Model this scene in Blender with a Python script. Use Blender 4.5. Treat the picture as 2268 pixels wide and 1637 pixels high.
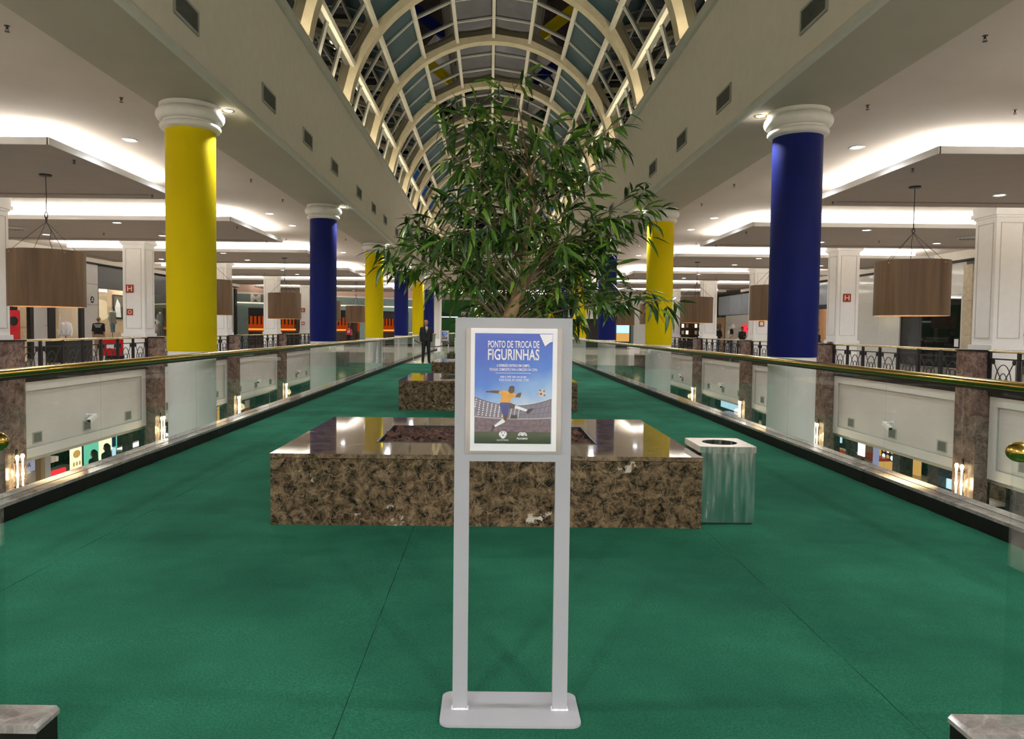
import bpy, bmesh, math, random
import numpy as np
from mathutils import Vector, Matrix, Euler
random.seed(7)
for _o in list(bpy.data.objects): bpy.data.objects.remove(_o)
SC = bpy.context.scene
COL = SC.collection
PI = math.pi

# ---------------------------------------------------------------- camera
F_PX = 1600.0; W_PX, H_PX = 2268.0, 1637.0
CAMZ = 1.346; CAMX = -0.04
cam_d = bpy.data.cameras.new('camera'); cam = bpy.data.objects.new('camera', cam_d); COL.objects.link(cam)
cam_d.sensor_fit = 'HORIZONTAL'; cam_d.sensor_width = 36.0
cam_d.lens = 36.0 * F_PX / W_PX
cam_d.clip_start = 0.05; cam_d.clip_end = 300
PITCH, ROLL = 0.042, 0.010
fwd = Vector((0, math.cos(PITCH), -math.sin(PITCH)))
rgt0 = Vector((1, 0, 0)); up0 = rgt0.cross(fwd)
rgt = rgt0 * math.cos(ROLL) + up0 * math.sin(ROLL)
up = rgt.cross(fwd)
M = Matrix((rgt, up, -fwd)).transposed().to_4x4(); M.translation = Vector((CAMX, 0, CAMZ))
cam.matrix_world = M
cam_d.shift_x = (1134 - 1083) / W_PX
cam_d.shift_y = -(818.5 - 729.5 - F_PX * math.tan(PITCH)) / W_PX
SC.camera = cam

# ---------------------------------------------------------------- night sky, exposure
wd = bpy.data.worlds.new('night'); SC.world = wd; wd.use_nodes = True
wd.node_tree.nodes['Background'].inputs[0].default_value = (0.10, 0.14, 0.22, 1)
wd.node_tree.nodes['Background'].inputs[1].default_value = 0.05
vs = SC.view_settings
vs.view_transform = 'Standard'; vs.look = 'None'; vs.gamma = 1.0; vs.use_curve_mapping = False
vs.exposure = 1.0
L_COVE = 22.0       # radiance of the cove strips
L_SPOT = 105.0       # watts of a side downlight
L_UP = 17.0          # radiance of the warm uplights at the feet of the vault
L_SOFF = 300.0      # watts of a soffit spot beside a column

# ---------------------------------------------------------------- materials
MATS = {}
def nodes_of(name):
    m = bpy.data.materials.new(name); m.use_nodes = True
    nt = m.node_tree; nt.nodes.clear()
    out = nt.nodes.new('ShaderNodeOutputMaterial')
    MATS[name] = m
    return m, nt, out
def nd(nt, typ, ins=None, **kw):
    n = nt.nodes.new(typ)
    for k, v in kw.items(): setattr(n, k, v)
    for k, v in (ins or {}).items(): n.inputs[k].default_value = v
    return n
def c4(c): return (c[0], c[1], c[2], 1.0)
def ramp(nt, stops):
    r = nt.nodes.new('ShaderNodeValToRGB'); e = r.color_ramp.elements
    while len(e) < len(stops): e.new(0.5)
    for i, (p, c) in enumerate(stops):
        e[i].position = p; e[i].color = c4(c) if not isinstance(c, float) else (c, c, c, 1)
    return r
def P(name, col, rough=0.5, metal=0.0, var=0.07, scale=5.0, bump=0.0, bscale=60.0, stretch=(1, 1, 1), emit=0.0, ecol=None, coat=0.0, spec=0.5, rvar=0.0):
    m, nt, out = nodes_of(name); L = nt.links.new
    b = nd(nt, 'ShaderNodeBsdfPrincipled', {'Roughness': rough, 'Metallic': metal, 'Coat Weight': coat, 'Specular IOR Level': spec})
    tc = nd(nt, 'ShaderNodeTexCoord'); mp = nd(nt, 'ShaderNodeMapping', {'Scale': stretch})
    L(tc.outputs['Object'], mp.inputs['Vector'])
    nz = nd(nt, 'ShaderNodeTexNoise', {'Scale': scale, 'Detail': 4.0})
    L(mp.outputs[0], nz.inputs['Vector'])
    r = ramp(nt, [(0.3, tuple(max(0, x * (1 - var)) for x in col)), (0.7, tuple(min(1, x * (1 + var)) for x in col))])
    L(nz.outputs[0], r.inputs[0]); L(r.outputs[0], b.inputs['Base Color'])
    if rvar:
        rr = ramp(nt, [(0.3, max(0.0, rough - rvar)), (0.7, min(1.0, rough + rvar))]); L(nz.outputs[0], rr.inputs[0]); L(rr.outputs[0], b.inputs['Roughness'])
    if bump:
        n2 = nd(nt, 'ShaderNodeTexNoise', {'Scale': bscale, 'Detail': 3.0}); L(mp.outputs[0], n2.inputs['Vector'])
        bp = nd(nt, 'ShaderNodeBump', {'Strength': bump, 'Distance': 0.01}); L(n2.outputs[0], bp.inputs['Height']); L(bp.outputs[0], b.inputs['Normal'])
    if emit:
        b.inputs['Emission Strength'].default_value = emit
        if ecol: b.inputs['Emission Color'].default_value = c4(ecol)
        else: L(r.outputs[0], b.inputs['Emission Color'])
    L(b.outputs[0], out.inputs[0])
    return m
def glassy(name, tint, base, gain, power, rough=0.0, gcol=(1, 1, 1)):
    m, nt, out = nodes_of(name); L = nt.links.new
    lw = nd(nt, 'ShaderNodeLayerWeight', {'Blend': 0.5})
    pw = nd(nt, 'ShaderNodeMath', {1: power}, operation='POWER'); L(lw.outputs['Facing'], pw.inputs[0])
    ma = nd(nt, 'ShaderNodeMath', {1: gain, 2: base}, operation='MULTIPLY_ADD', use_clamp=True); L(pw.outputs[0], ma.inputs[0])
    tr = nd(nt, 'ShaderNodeBsdfTransparent', {'Color': c4(tint)}); gl = nd(nt, 'ShaderNodeBsdfGlossy', {'Color': c4(gcol), 'Roughness': rough})
    mx = nd(nt, 'ShaderNodeMixShader'); L(ma.outputs[0], mx.inputs[0]); L(tr.outputs[0], mx.inputs[1]); L(gl.outputs[0], mx.inputs[2])
    L(mx.outputs[0], out.inputs[0]); return m
def emis(name, col, s):
    m, nt, out = nodes_of(name); L = nt.links.new
    tc = nd(nt, 'ShaderNodeTexCoord'); nz = nd(nt, 'ShaderNodeTexNoise', {'Scale': 3.0}); L(tc.outputs['Object'], nz.inputs['Vector'])
    r = ramp(nt, [(0.3, tuple(x * 0.96 for x in col)), (0.7, col)]); L(nz.outputs[0], r.inputs[0])
    e = nd(nt, 'ShaderNodeEmission', {'Strength': s}); L(r.outputs[0], e.inputs[0]); L(e.outputs[0], out.inputs[0]); return m
def stone(name, dark, mid, light, vein, scale=1.0, rough=0.12, white=0.0, joints=None):
    m, nt, out = nodes_of(name); L = nt.links.new
    b = nd(nt, 'ShaderNodeBsdfPrincipled', {'Roughness': rough})
    tc = nd(nt, 'ShaderNodeTexCoord')
    n1 = nd(nt, 'ShaderNodeTexNoise', {'Scale': 7 * scale, 'Detail': 9.0, 'Roughness': 0.72, 'Distortion': 0.6}); L(tc.outputs['Object'], n1.inputs['Vector'])
    r1 = ramp(nt, [(0.40, dark), (0.5, mid), (0.63, light)]); L(n1.outputs[0], r1.inputs[0])
    # warped coordinates for the veins
    n2 = nd(nt, 'ShaderNodeTexNoise', {'Scale': 5 * scale, 'Detail': 4.0}); L(tc.outputs['Object'], n2.inputs['Vector'])
    sc = nd(nt, 'ShaderNodeVectorMath', {3: 0.25 / scale}, operation='SCALE'); L(n2.outputs['Color'], sc.inputs[0])
    ad = nd(nt, 'ShaderNodeVectorMath', operation='ADD'); L(tc.outputs['Object'], ad.inputs[0]); L(sc.outputs[0], ad.inputs[1])
    v1 = nd(nt, 'ShaderNodeTexVoronoi', {'Scale': 16 * scale}, feature='DISTANCE_TO_EDGE'); L(ad.outputs[0], v1.inputs['Vector'])
    rv = ramp(nt, [(0.0, 0.34), (0.05, 0.0)]); L(v1.outputs['Distance'], rv.inputs[0])
    mx = nd(nt, 'ShaderNodeMix', data_type='RGBA'); mx.inputs['B'].default_value = c4(vein)
    L(rv.outputs[0], mx.inputs['Factor']); L(r1.outputs[0], mx.inputs['A'])
    v2 = nd(nt, 'ShaderNodeTexVoronoi', {'Scale': 2.6 * scale}, feature='DISTANCE_TO_EDGE'); L(ad.outputs[0], v2.inputs['Vector'])
    rw = ramp(nt, [(0.0, 0.6), (0.018, 0.0)]); L(v2.outputs['Distance'], rw.inputs[0])
    m2 = nd(nt, 'ShaderNodeMix', data_type='RGBA'); m2.inputs['B'].default_value = c4(vein)
    L(rw.outputs[0], m2.inputs['Factor']); L(mx.outputs['Result'], m2.inputs['A'])
    last = m2.outputs['Result']
    if white:
        n3 = nd(nt, 'ShaderNodeTexNoise', {'Scale': 4.6, 'Detail': 5.0, 'Roughness': 0.6}); L(ad.outputs[0], n3.inputs['Vector'])
        r3 = ramp(nt, [(white, 0.0), (white + 0.025, 0.85)]); L(n3.outputs[0], r3.inputs[0])
        m3 = nd(nt, 'ShaderNodeMix', data_type='RGBA'); m3.inputs['B'].default_value = (0.62, 0.55, 0.46, 1)
        L(r3.outputs[0], m3.inputs['Factor']); L(last, m3.inputs['A']); last = m3.outputs['Result']
    L(last, b.inputs['Base Color']); L(b.outputs[0], out.inputs[0]); return m

P('soffit_shaded', (0.43, 0.395, 0.315), 0.8, var=0.03, scale=2)  # same plaster as the beam, with shade put into a darker colour
P('plaster', (0.76, 0.72, 0.64), 0.75, var=0.03, bump=0.05, bscale=30)
P('ceiling_paint', (0.58, 0.515, 0.45), 0.85, var=0.03, scale=1.5)
P('panel_paint', (0.335, 0.29, 0.25), 0.85, var=0.03, scale=2)
P('white_paint', (0.84, 0.83, 0.81), 0.5, var=0.02)
P('cap_white', (0.83, 0.80, 0.74), 0.55, var=0.03, scale=9)
P('moulding', (0.60, 0.585, 0.53), 0.6, var=0.03)
P('yellow_wrap', (0.74, 0.575, 0.001), 0.7, spec=0.15, var=0.03, scale=1.2, bump=0.1, bscale=25)
P('blue_wrap', (0.002, 0.009, 0.135), 0.6, spec=0.25, var=0.06, scale=1.2, bump=0.1, bscale=25)
P('brass', (0.52, 0.36, 0.075), 0.15, 1.0, var=0.08, scale=3, stretch=(6, 0.6, 6), rvar=0.05)
P('brass_pale', (0.78, 0.68, 0.42), 0.22, 1.0, var=0.06)
P('iron', (0.012, 0.012, 0.013), 0.42, 0.2, var=0.2)
P('dark_metal', (0.05, 0.05, 0.05), 0.4, 0.6, var=0.15)
P('grille', (0.20, 0.205, 0.19), 0.55, 0.1, var=0.1, scale=30)
P('vent_frame', (0.42, 0.42, 0.39), 0.5, 0.1)
P('stand_paint', (0.37, 0.37, 0.395), 0.42, var=0.035, scale=4, bump=0.06, bscale=90)
P('acrylic', (0.44, 0.385, 0.345), 0.12, var=0.05, coat=0.5)
P('paper', (0.93, 0.91, 0.94), 0.35, var=0.02)
P('weld', (0.85, 0.84, 0.82), 0.6, var=0.2, scale=120)
P('steel', (0.66, 0.68, 0.68), 0.20, 1.0, var=0.10, scale=7, stretch=(5, 5, 0.5), rvar=0.08)
P('black', (0.008, 0.008, 0.008), 0.5, var=0.2)
P('rubber', (0.02, 0.02, 0.02), 0.7)
P('bark', (0.075, 0.032, 0.020), 0.8, var=0.55, scale=14)
P('soil', (0.03, 0.018, 0.012), 0.9, var=0.4, scale=25)
P('trunk', (0.33, 0.215, 0.105), 0.7, var=0.28, scale=10, stretch=(1, 1, 3), bump=0.4, bscale=30)
P('twig', (0.22, 0.16, 0.085), 0.7, var=0.2)
P('leaf', (0.062, 0.150, 0.016), 0.34, var=0.5, scale=2.5)
P('leaf_dark', (0.022, 0.066, 0.010), 0.32, var=0.4, scale=2.5)
P('leaf_light', (0.13, 0.25, 0.022), 0.34, var=0.35, scale=2.5)
P('curb_dark', (0.010, 0.008, 0.007), 0.5, spec=0.2, var=0.35, scale=14)
P('arch_cream', (0.72, 0.64, 0.47), 0.6, var=0.10, scale=4)
P('frame_white', (0.86, 0.83, 0.74), 0.45, var=0.04)
P('alu', (0.62, 0.62, 0.60), 0.35, 0.3, var=0.05)
P('teal_film', (0.018, 0.075, 0.105), 0.45, var=0.15, scale=1.2, spec=0.25)
glassy('glass', (0.93, 0.965, 0.95), 0.035, 0.75, 4.0)
glassy('sky_glass', (0.06, 0.07, 0.08), 0.035, 0.5, 2.4, 0.0, (0.75, 0.78, 0.78))
glassy('shop_glass', (0.90, 0.92, 0.92), 0.05, 0.6, 3.5)
glassy('clear_sleeve', (0.97, 0.97, 0.97), 0.03, 0.4, 4.0, 0.05)
stone('emperador', (0.014, 0.009, 0.006), (0.085, 0.055, 0.030), (0.22, 0.15, 0.088), (0.30, 0.225, 0.14), 2.1, 0.10, 0.655)
stone('emperador_top', (0.05, 0.035, 0.022), (0.13, 0.09, 0.055), (0.24, 0.17, 0.105), (0.30, 0.23, 0.15), 1.6, 0.045, 0.72)
stone('rose_marble', (0.085, 0.05, 0.042), (0.17, 0.108, 0.092), (0.27, 0.185, 0.155), (0.36, 0.28, 0.24), 0.55, 0.22)
stone('dark_marble', (0.018, 0.012, 0.010), (0.05, 0.036, 0.030), (0.09, 0.066, 0.054), (0.15, 0.12, 0.10), 0.6, 0.18)
stone('ledge', (0.20, 0.175, 0.16), (0.27, 0.24, 0.225), (0.34, 0.31, 0.29), (0.42, 0.39, 0.36), 0.9, 0.06)
P('tile_floor', (0.66, 0.60, 0.52), 0.08, var=0.10, scale=1.5)
P('tile_low', (0.52, 0.48, 0.44), 0.12, var=0.12, scale=1.5)
P('joint_dark', (0.03, 0.028, 0.025), 0.7)
P('fascia_white', (0.72, 0.70, 0.68), 0.55, var=0.02)
emis('cove', (1.0, 0.97, 0.91), L_COVE)
emis('uplight', (1.0, 0.86, 0.60), L_UP)
emis('led', (0.86, 0.91, 1.0), 14.0)
emis('led_warm', (1.0, 0.83, 0.48), 14.0)
emis('lamp_glow', (1.0, 0.66, 0.34), 6.0)
emis('sconce_glow', (1.0, 0.76, 0.40), 3.2)
P('sign_red', (0.36, 0.025, 0.018), 0.5)
P('sign_cream', (0.88, 0.78, 0.50), 0.5)

# felt carpet: fine fibre noise, cross ripples
def carpet_mat():
    m, nt, out = nodes_of('felt'); L = nt.links.new
    b = nd(nt, 'ShaderNodeBsdfPrincipled', {'Roughness': 0.95, 'Specular IOR Level': 0.05, 'Sheen Weight': 0.0, 'Sheen Roughness': 0.5})
    b.inputs['Sheen Tint'].default_value = (0.55, 0.8, 0.65, 1)
    tc = nd(nt, 'ShaderNodeTexCoord')
    n1 = nd(nt, 'ShaderNodeTexNoise', {'Scale': 120.0, 'Detail': 4.0}); L(tc.outputs['Object'], n1.inputs['Vector'])
    r = ramp(nt, [(0.3, (0.011, 0.085, 0.048)), (0.7, (0.024, 0.138, 0.080))]); L(n1.outputs[0], r.inputs[0])
    n0 = nd(nt, 'ShaderNodeTexNoise', {'Scale': 0.9, 'Detail': 4.0, 'Roughness': 0.6}); L(tc.outputs['Object'], n0.inputs['Vector'])
    r0 = ramp(nt, [(0.35, (0.74, 0.74, 0.74)), (0.65, (1.25, 1.18, 1.18))]); L(n0.outputs[0], r0.inputs[0])
    mx = nd(nt, 'ShaderNodeMix', {'Factor': 1.0}, data_type='RGBA', blend_type='MULTIPLY'); L(r.outputs[0], mx.inputs['A']); L(r0.outputs[0], mx.inputs['B'])
    L(mx.outputs['Result'], b.inputs['Base Color'])
    mp = nd(nt, 'ShaderNodeMapping', {'Scale': (0.5, 3.0, 1)}); L(tc.outputs['Object'], mp.inputs['Vector'])
    n2 = nd(nt, 'ShaderNodeTexNoise', {'Scale': 1.6, 'Detail': 3.0}); L(mp.outputs[0], n2.inputs['Vector'])
    b1 = nd(nt, 'ShaderNodeBump', {'Strength': 0.30, 'Distance': 0.05}); L(n2.outputs[0], b1.inputs['Height'])
    b2 = nd(nt, 'ShaderNodeBump', {'Strength': 0.35, 'Distance': 0.004}); L(n1.outputs[0], b2.inputs['Height']); L(b1.outputs[0], b2.inputs['Normal'])
    L(b2.outputs[0], b.inputs['Normal']); L(b.outputs[0], out.inputs[0])
carpet_mat()
def wood_mat():
    m, nt, out = nodes_of('wood'); L = nt.links.new
    b = nd(nt, 'ShaderNodeBsdfPrincipled', {'Roughness': 0.5})
    tc = nd(nt, 'ShaderNodeTexCoord'); mp = nd(nt, 'ShaderNodeMapping', {'Scale': (1, 1, 0.06)}); L(tc.outputs['Object'], mp.inputs['Vector'])
    n1 = nd(nt, 'ShaderNodeTexNoise', {'Scale': 5.0, 'Detail': 9.0, 'Roughness': 0.68, 'Distortion': 0.4}); L(mp.outputs[0], n1.inputs['Vector'])
    r = ramp(nt, [(0.30, (0.070, 0.034, 0.014)), (0.5, (0.125, 0.068, 0.030)), (0.72, (0.185, 0.110, 0.052))]); L(n1.outputs[0], r.inputs[0])
    L(r.outputs[0], b.inputs['Base Color']); L(b.outputs[0], out.inputs[0])
wood_mat()
def corr_mat():
    m, nt, out = nodes_of('ribbed_white'); L = nt.links.new
    b = nd(nt, 'ShaderNodeBsdfPrincipled', {'Roughness': 0.55, 'Base Color': (0.66, 0.635, 0.62, 1)})
    tc = nd(nt, 'ShaderNodeTexCoord'); w = nd(nt, 'ShaderNodeTexWave', {'Scale': 9.0}, bands_direction='Z'); L(tc.outputs['Object'], w.inputs['Vector'])
    bp = nd(nt, 'ShaderNodeBump', {'Strength': 0.35, 'Distance': 0.012}); L(w.outputs[1], bp.inputs['Height']); L(bp.outputs[0], b.inputs['Normal'])
    n1 = nd(nt, 'ShaderNodeTexNoise', {'Scale': 1.2}); L(tc.outputs['Object'], n1.inputs['Vector'])
    r = ramp(nt, [(0.3, (0.64, 0.615, 0.60)), (0.7, (0.69, 0.665, 0.65))]); L(n1.outputs[0], r.inputs[0]); L(r.outputs[0], b.inputs['Base Color'])
    L(b.outputs[0], out.inputs[0])
corr_mat()
def posterprint():
    # flat print: blue sky fading to pale haze, drawn in the sheet's own height
    m, nt, out = nodes_of('poster_sky'); L = nt.links.new
    b = nd(nt, 'ShaderNodeBsdfPrincipled', {'Roughness': 0.3})
    tc = nd(nt, 'ShaderNodeTexCoord'); sp = nd(nt, 'ShaderNodeSeparateXYZ'); L(tc.outputs['Generated'], sp.inputs[0])
    n = nd(nt, 'ShaderNodeTexNoise', {'Scale': 4.0, 'Detail': 6.0}); L(tc.outputs['Generated'], n.inputs['Vector'])
    ad = nd(nt, 'ShaderNodeMath', {1: 0.30}, operation='MULTIPLY_ADD'); L(n.outputs[0], ad.inputs[0]); L(sp.outputs['Z'], ad.inputs[2])
    xr = nd(nt, 'ShaderNodeMath', {1: -0.22}, operation='MULTIPLY_ADD'); L(sp.outputs['X'], xr.inputs[0]); L(ad.outputs[0], xr.inputs[2])
    r = ramp(nt, [(0.30, (0.60, 0.72, 0.86)), (0.48, (0.24, 0.46, 0.82)), (0.66, (0.030, 0.20, 0.74)), (0.95, (0.006, 0.085, 0.58))]); L(xr.outputs[0], r.inputs[0])
    L(r.outputs[0], b.inputs['Base Color']); L(b.outputs[0], out.inputs[0])
posterprint()

# ---------------------------------------------------------------- mesh helpers
class MB:
    def __init__(s): s.v = []; s.f = []; s.m = []
    def add(s, vs, fs, mi=0):
        o = len(s.v); s.v += [tuple(v) for v in vs]
        for f in fs: s.f.append(tuple(i + o for i in f)); s.m.append(mi)
        return s
    def box(s, x0, x1, y0, y1, z0, z1, mi=0):
        if x0 > x1: x0, x1 = x1, x0
        if y0 > y1: y0, y1 = y1, y0
        if z0 > z1: z0, z1 = z1, z0
        v = [(x0, y0, z0), (x1, y0, z0), (x1, y1, z0), (x0, y1, z0), (x0, y0, z1), (x1, y0, z1), (x1, y1, z1), (x0, y1, z1)]
        return s.add(v, [(0, 3, 2, 1), (4, 5, 6, 7), (0, 1, 5, 4), (1, 2, 6, 5), (2, 3, 7, 6), (3, 0, 4, 7)], mi)
    def lathe(s, prof, c=(0, 0, 0), n=32, mi=0, cap=True):
        vs = []; fs = []; k = len(prof)
        for i in range(n):
            a = 2 * PI * i / n; ca, sa = math.cos(a), math.sin(a)
            vs += [(c[0] + r * ca, c[1] + r * sa, c[2] + z) for r, z in prof]
        for i in range(n):
            j = (i + 1) % n
            for q in range(k - 1): fs.append((i * k + q, j * k + q, j * k + q + 1, i * k + q + 1))
        if cap:
            if prof[0][0] > 1e-6: fs.append(tuple(i * k for i in range(n))[::-1])
            if prof[-1][0] > 1e-6: fs.append(tuple(i * k + k - 1 for i in range(n)))
        return s.add(vs, fs, mi)
    def tube(s, pts, rad, n=8, mi=0, closed=False, cap=True):
        pts = [Vector(p) for p in pts]; k = len(pts)
        if not hasattr(rad, '__len__'): rad = [rad] * k
        vs = []; fs = []; prev = None
        for i, p in enumerate(pts):
            if closed: t = pts[(i + 1) % k] - pts[i - 1]
            else: t = pts[min(i + 1, k - 1)] - pts[max(i - 1, 0)]
            t.normalize()
            if prev is None:
                a = Vector((0, 0, 1)) if abs(t.z) < 0.9 else Vector((1, 0, 0)); u = t.cross(a).normalized()
            else:
                u = prev - t * prev.dot(t)
                u = u.normalized() if u.length > 1e-6 else t.orthogonal().normalized()
            prev = u; w = t.cross(u)
            for q in range(n):
                a = 2 * PI * q / n; vs.append(p + (u * math.cos(a) + w * math.sin(a)) * rad[i])
        for i in range(k if closed else k - 1):
            j = (i + 1) % k
            for q in range(n):
                r = (q + 1) % n; fs.append((i * n + q, i * n + r, j * n + r, j * n + q))
        if cap and not closed: fs.append(tuple(range(n))[::-1]); fs.append(tuple((k - 1) * n + q for q in range(n)))
        return s.add(vs, fs, mi)
    def prism(s, poly, axis, a, b, mi=0):
        # poly in the plane across the axis: 'x' -> (y,z), 'y' -> (x,z), 'z' -> (x,y)
        def mk(p, t):
            return (t, p[0], p[1]) if axis == 'x' else ((p[0], t, p[1]) if axis == 'y' else (p[0], p[1], t))
        n = len(poly); vs = [mk(p, a) for p in poly] + [mk(p, b) for p in poly]
        fs = [tuple(range(n)), tuple(range(2 * n - 1, n - 1, -1))] + [(i, i + n, (i + 1) % n + n, (i + 1) % n) for i in range(n)]
        return s.add(vs, fs, mi)
    def ball(s, c, r, n=10, mi=0, sc=(1, 1, 1)):
        prof = [(max(1e-7, math.sin(PI * i / n)) * 1.0, -math.cos(PI * i / n)) for i in range(n + 1)]
        vs = []; fs = []; k = n + 1; m2 = n + 2
        for i in range(m2):
            a = 2 * PI * i / m2
            vs += [(c[0] + p[0] * r * sc[0] * math.cos(a), c[1] + p[0] * r * sc[1] * math.sin(a), c[2] + p[1] * r * sc[2]) for p in prof]
        for i in range(m2):
            j = (i + 1) % m2
            for q in range(k - 1): fs.append((i * k + q, j * k + q, j * k + q + 1, i * k + q + 1))
        return s.add(vs, fs, mi)
    def mesh(s, name, mats, smooth=False, fix=True):
        me = bpy.data.meshes.new(name); me.from_pydata(s.v, [], s.f)
        if isinstance(mats, str): mats = [mats]
        for q in mats: me.materials.append(MATS[q])
        me.polygons.foreach_set('material_index', s.m)
        if fix:
            bm = bmesh.new(); bm.from_mesh(me); bmesh.ops.recalc_face_normals(bm, faces=bm.faces); bm.to_mesh(me); bm.free()
        if smooth:
            me.polygons.foreach_set('use_smooth', [True] * len(me.polygons))
            try: me.set_sharp_from_angle(angle=math.radians(40))
            except Exception: pass
        me.update(); return me
    def build(s, name, mats, parent=None, smooth=False, world=True, loc=None, fix=True):
        """world=True: vertices are in world space, re-expressed in the parent's frame"""
        if parent is not None and world:
            inv = root_matrix(parent).inverted(); s.v = [tuple(inv @ Vector(v)) for v in s.v]
        me = s.mesh(name, mats, smooth, fix)
        return place(me, name, parent, loc)
def root_matrix(o):
    m = o.matrix_basis.copy()
    while o.parent: o = o.parent; m = o.matrix_basis @ m
    return m
def place(me, name, parent=None, loc=None, rot=None, scale=None):
    o = bpy.data.objects.new(name, me); COL.objects.link(o)
    if parent is not None: o.parent = parent
    if loc is not None: o.location = loc
    if rot is not None: o.rotation_euler = rot
    if scale is not None: o.scale = scale
    return o
def T(name, label, cat, loc=(0, 0, 0), rotz=0.0, group=None):
    o = bpy.data.objects.new(name, None); COL.objects.link(o); o.empty_display_size = 0.2
    o.location = loc; o.rotation_euler = (0, 0, rotz); o['label'] = label; o['category'] = cat
    if group: o['group'] = group
    return o
def tag(o, label, cat, group=None):
    o['label'] = label; o['category'] = cat
    if group: o['group'] = group
    return o
def struct(o, label=None):
    o['kind'] = 'structure'
    if label: o['label'] = label
    return o
def dup(root, loc, rotz=None, label=None, parent=None):
    r = root.copy(); COL.objects.link(r); r.location = loc
    if rotz is not None: r.rotation_euler = (0, 0, rotz)
    if label: r['label'] = label
    for ch in root.children:
        c = ch.copy(); COL.objects.link(c); c.parent = r
        for g in ch.children:
            d = g.copy(); COL.objects.link(d); d.parent = c
    return r
ORD = ['first', 'second', 'third', 'fourth', 'fifth', 'sixth', 'seventh', 'eighth', 'ninth', 'tenth', 'eleventh', 'twelfth', 'thirteenth', 'fourteenth', 'fifteenth', 'sixteenth', 'seventeenth', 'eighteenth', 'nineteenth', 'twentieth']
TXTC = {}
def text_verts(s, bold=0.0):
    key = (s, bold)
    if key not in TXTC:
        cu = bpy.data.curves.new('t', 'FONT'); cu.body = s; cu.resolution_u = 3; cu.offset = bold; cu.fill_mode = 'FRONT'
        ob = bpy.data.objects.new('t', cu); COL.objects.link(ob)
        dg = bpy.context.evaluated_depsgraph_get(); dg.update()
        me = bpy.data.meshes.new_from_object(ob.evaluated_get(dg))
        TXTC[key] = ([tuple(v.co) for v in me.vertices], [tuple(p.vertices) for p in me.polygons])
        bpy.data.objects.remove(ob); bpy.data.curves.remove(cu); bpy.data.meshes.remove(me)
    return TXTC[key]
def text(s, mat, parent, c, face, w, h, name='lettering', world=True, bold=0.012):
    """flat lettering centred on c; face F looks towards -Y, B towards +Y, L is on the left side (looks +X), R looks -X"""
    v, f = text_verts(s, bold)
    xs = [p[0] for p in v]; ys = [p[1] for p in v]; x0, x1, y0, y1 = min(xs), max(xs), min(ys), max(ys)
    ax = {'F': Vector((1, 0, 0)), 'B': Vector((-1, 0, 0)), 'L': Vector((0, 1, 0)), 'R': Vector((0, -1, 0))}[face] if isinstance(face, str) else Vector((math.cos(face), math.sin(face), 0))
    c = Vector(c); out = []
    for p in v: out.append(c + ax * ((p[0] - (x0 + x1) / 2) / (x1 - x0) * w) + Vector((0, 0, (p[1] - (y0 + y1) / 2) / (y1 - y0) * h)))
    mb = MB(); mb.add(out, f)
    return mb.build(name, mat, parent, world=world, fix=False)
def lamp_spot(parent, loc, watts, col, angle=110, blend=0.9, rad=0.09):
    l = bpy.data.lights.new('bulb', 'SPOT'); l.energy = watts; l.color = col; l.spot_size = math.radians(angle); l.spot_blend = blend; l.shadow_soft_size = rad
    o = bpy.data.objects.new('bulb', l); COL.objects.link(o); o.parent = parent; o.location = loc
    return o
def lamp_area(name, loc, rot, sx, sy, watts, col):
    l = bpy.data.lights.new(name, 'AREA'); l.shape = 'RECTANGLE'; l.size = sx; l.size_y = sy; l.energy = watts; l.color = col
    o = bpy.data.objects.new(name, l); COL.objects.link(o); o.location = loc; o.rotation_euler = rot
    return o

# shared grid
G = 7.75; Y0 = 9.80
def yk(k): return Y0 + G * k
SIDE = {-1: 'left', 1: 'right'}
# ================================================================ structure
ZL = -4.4; ZC = 4.47; ZS = 4.28
YB, YE = -26.0, 52.0
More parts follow.
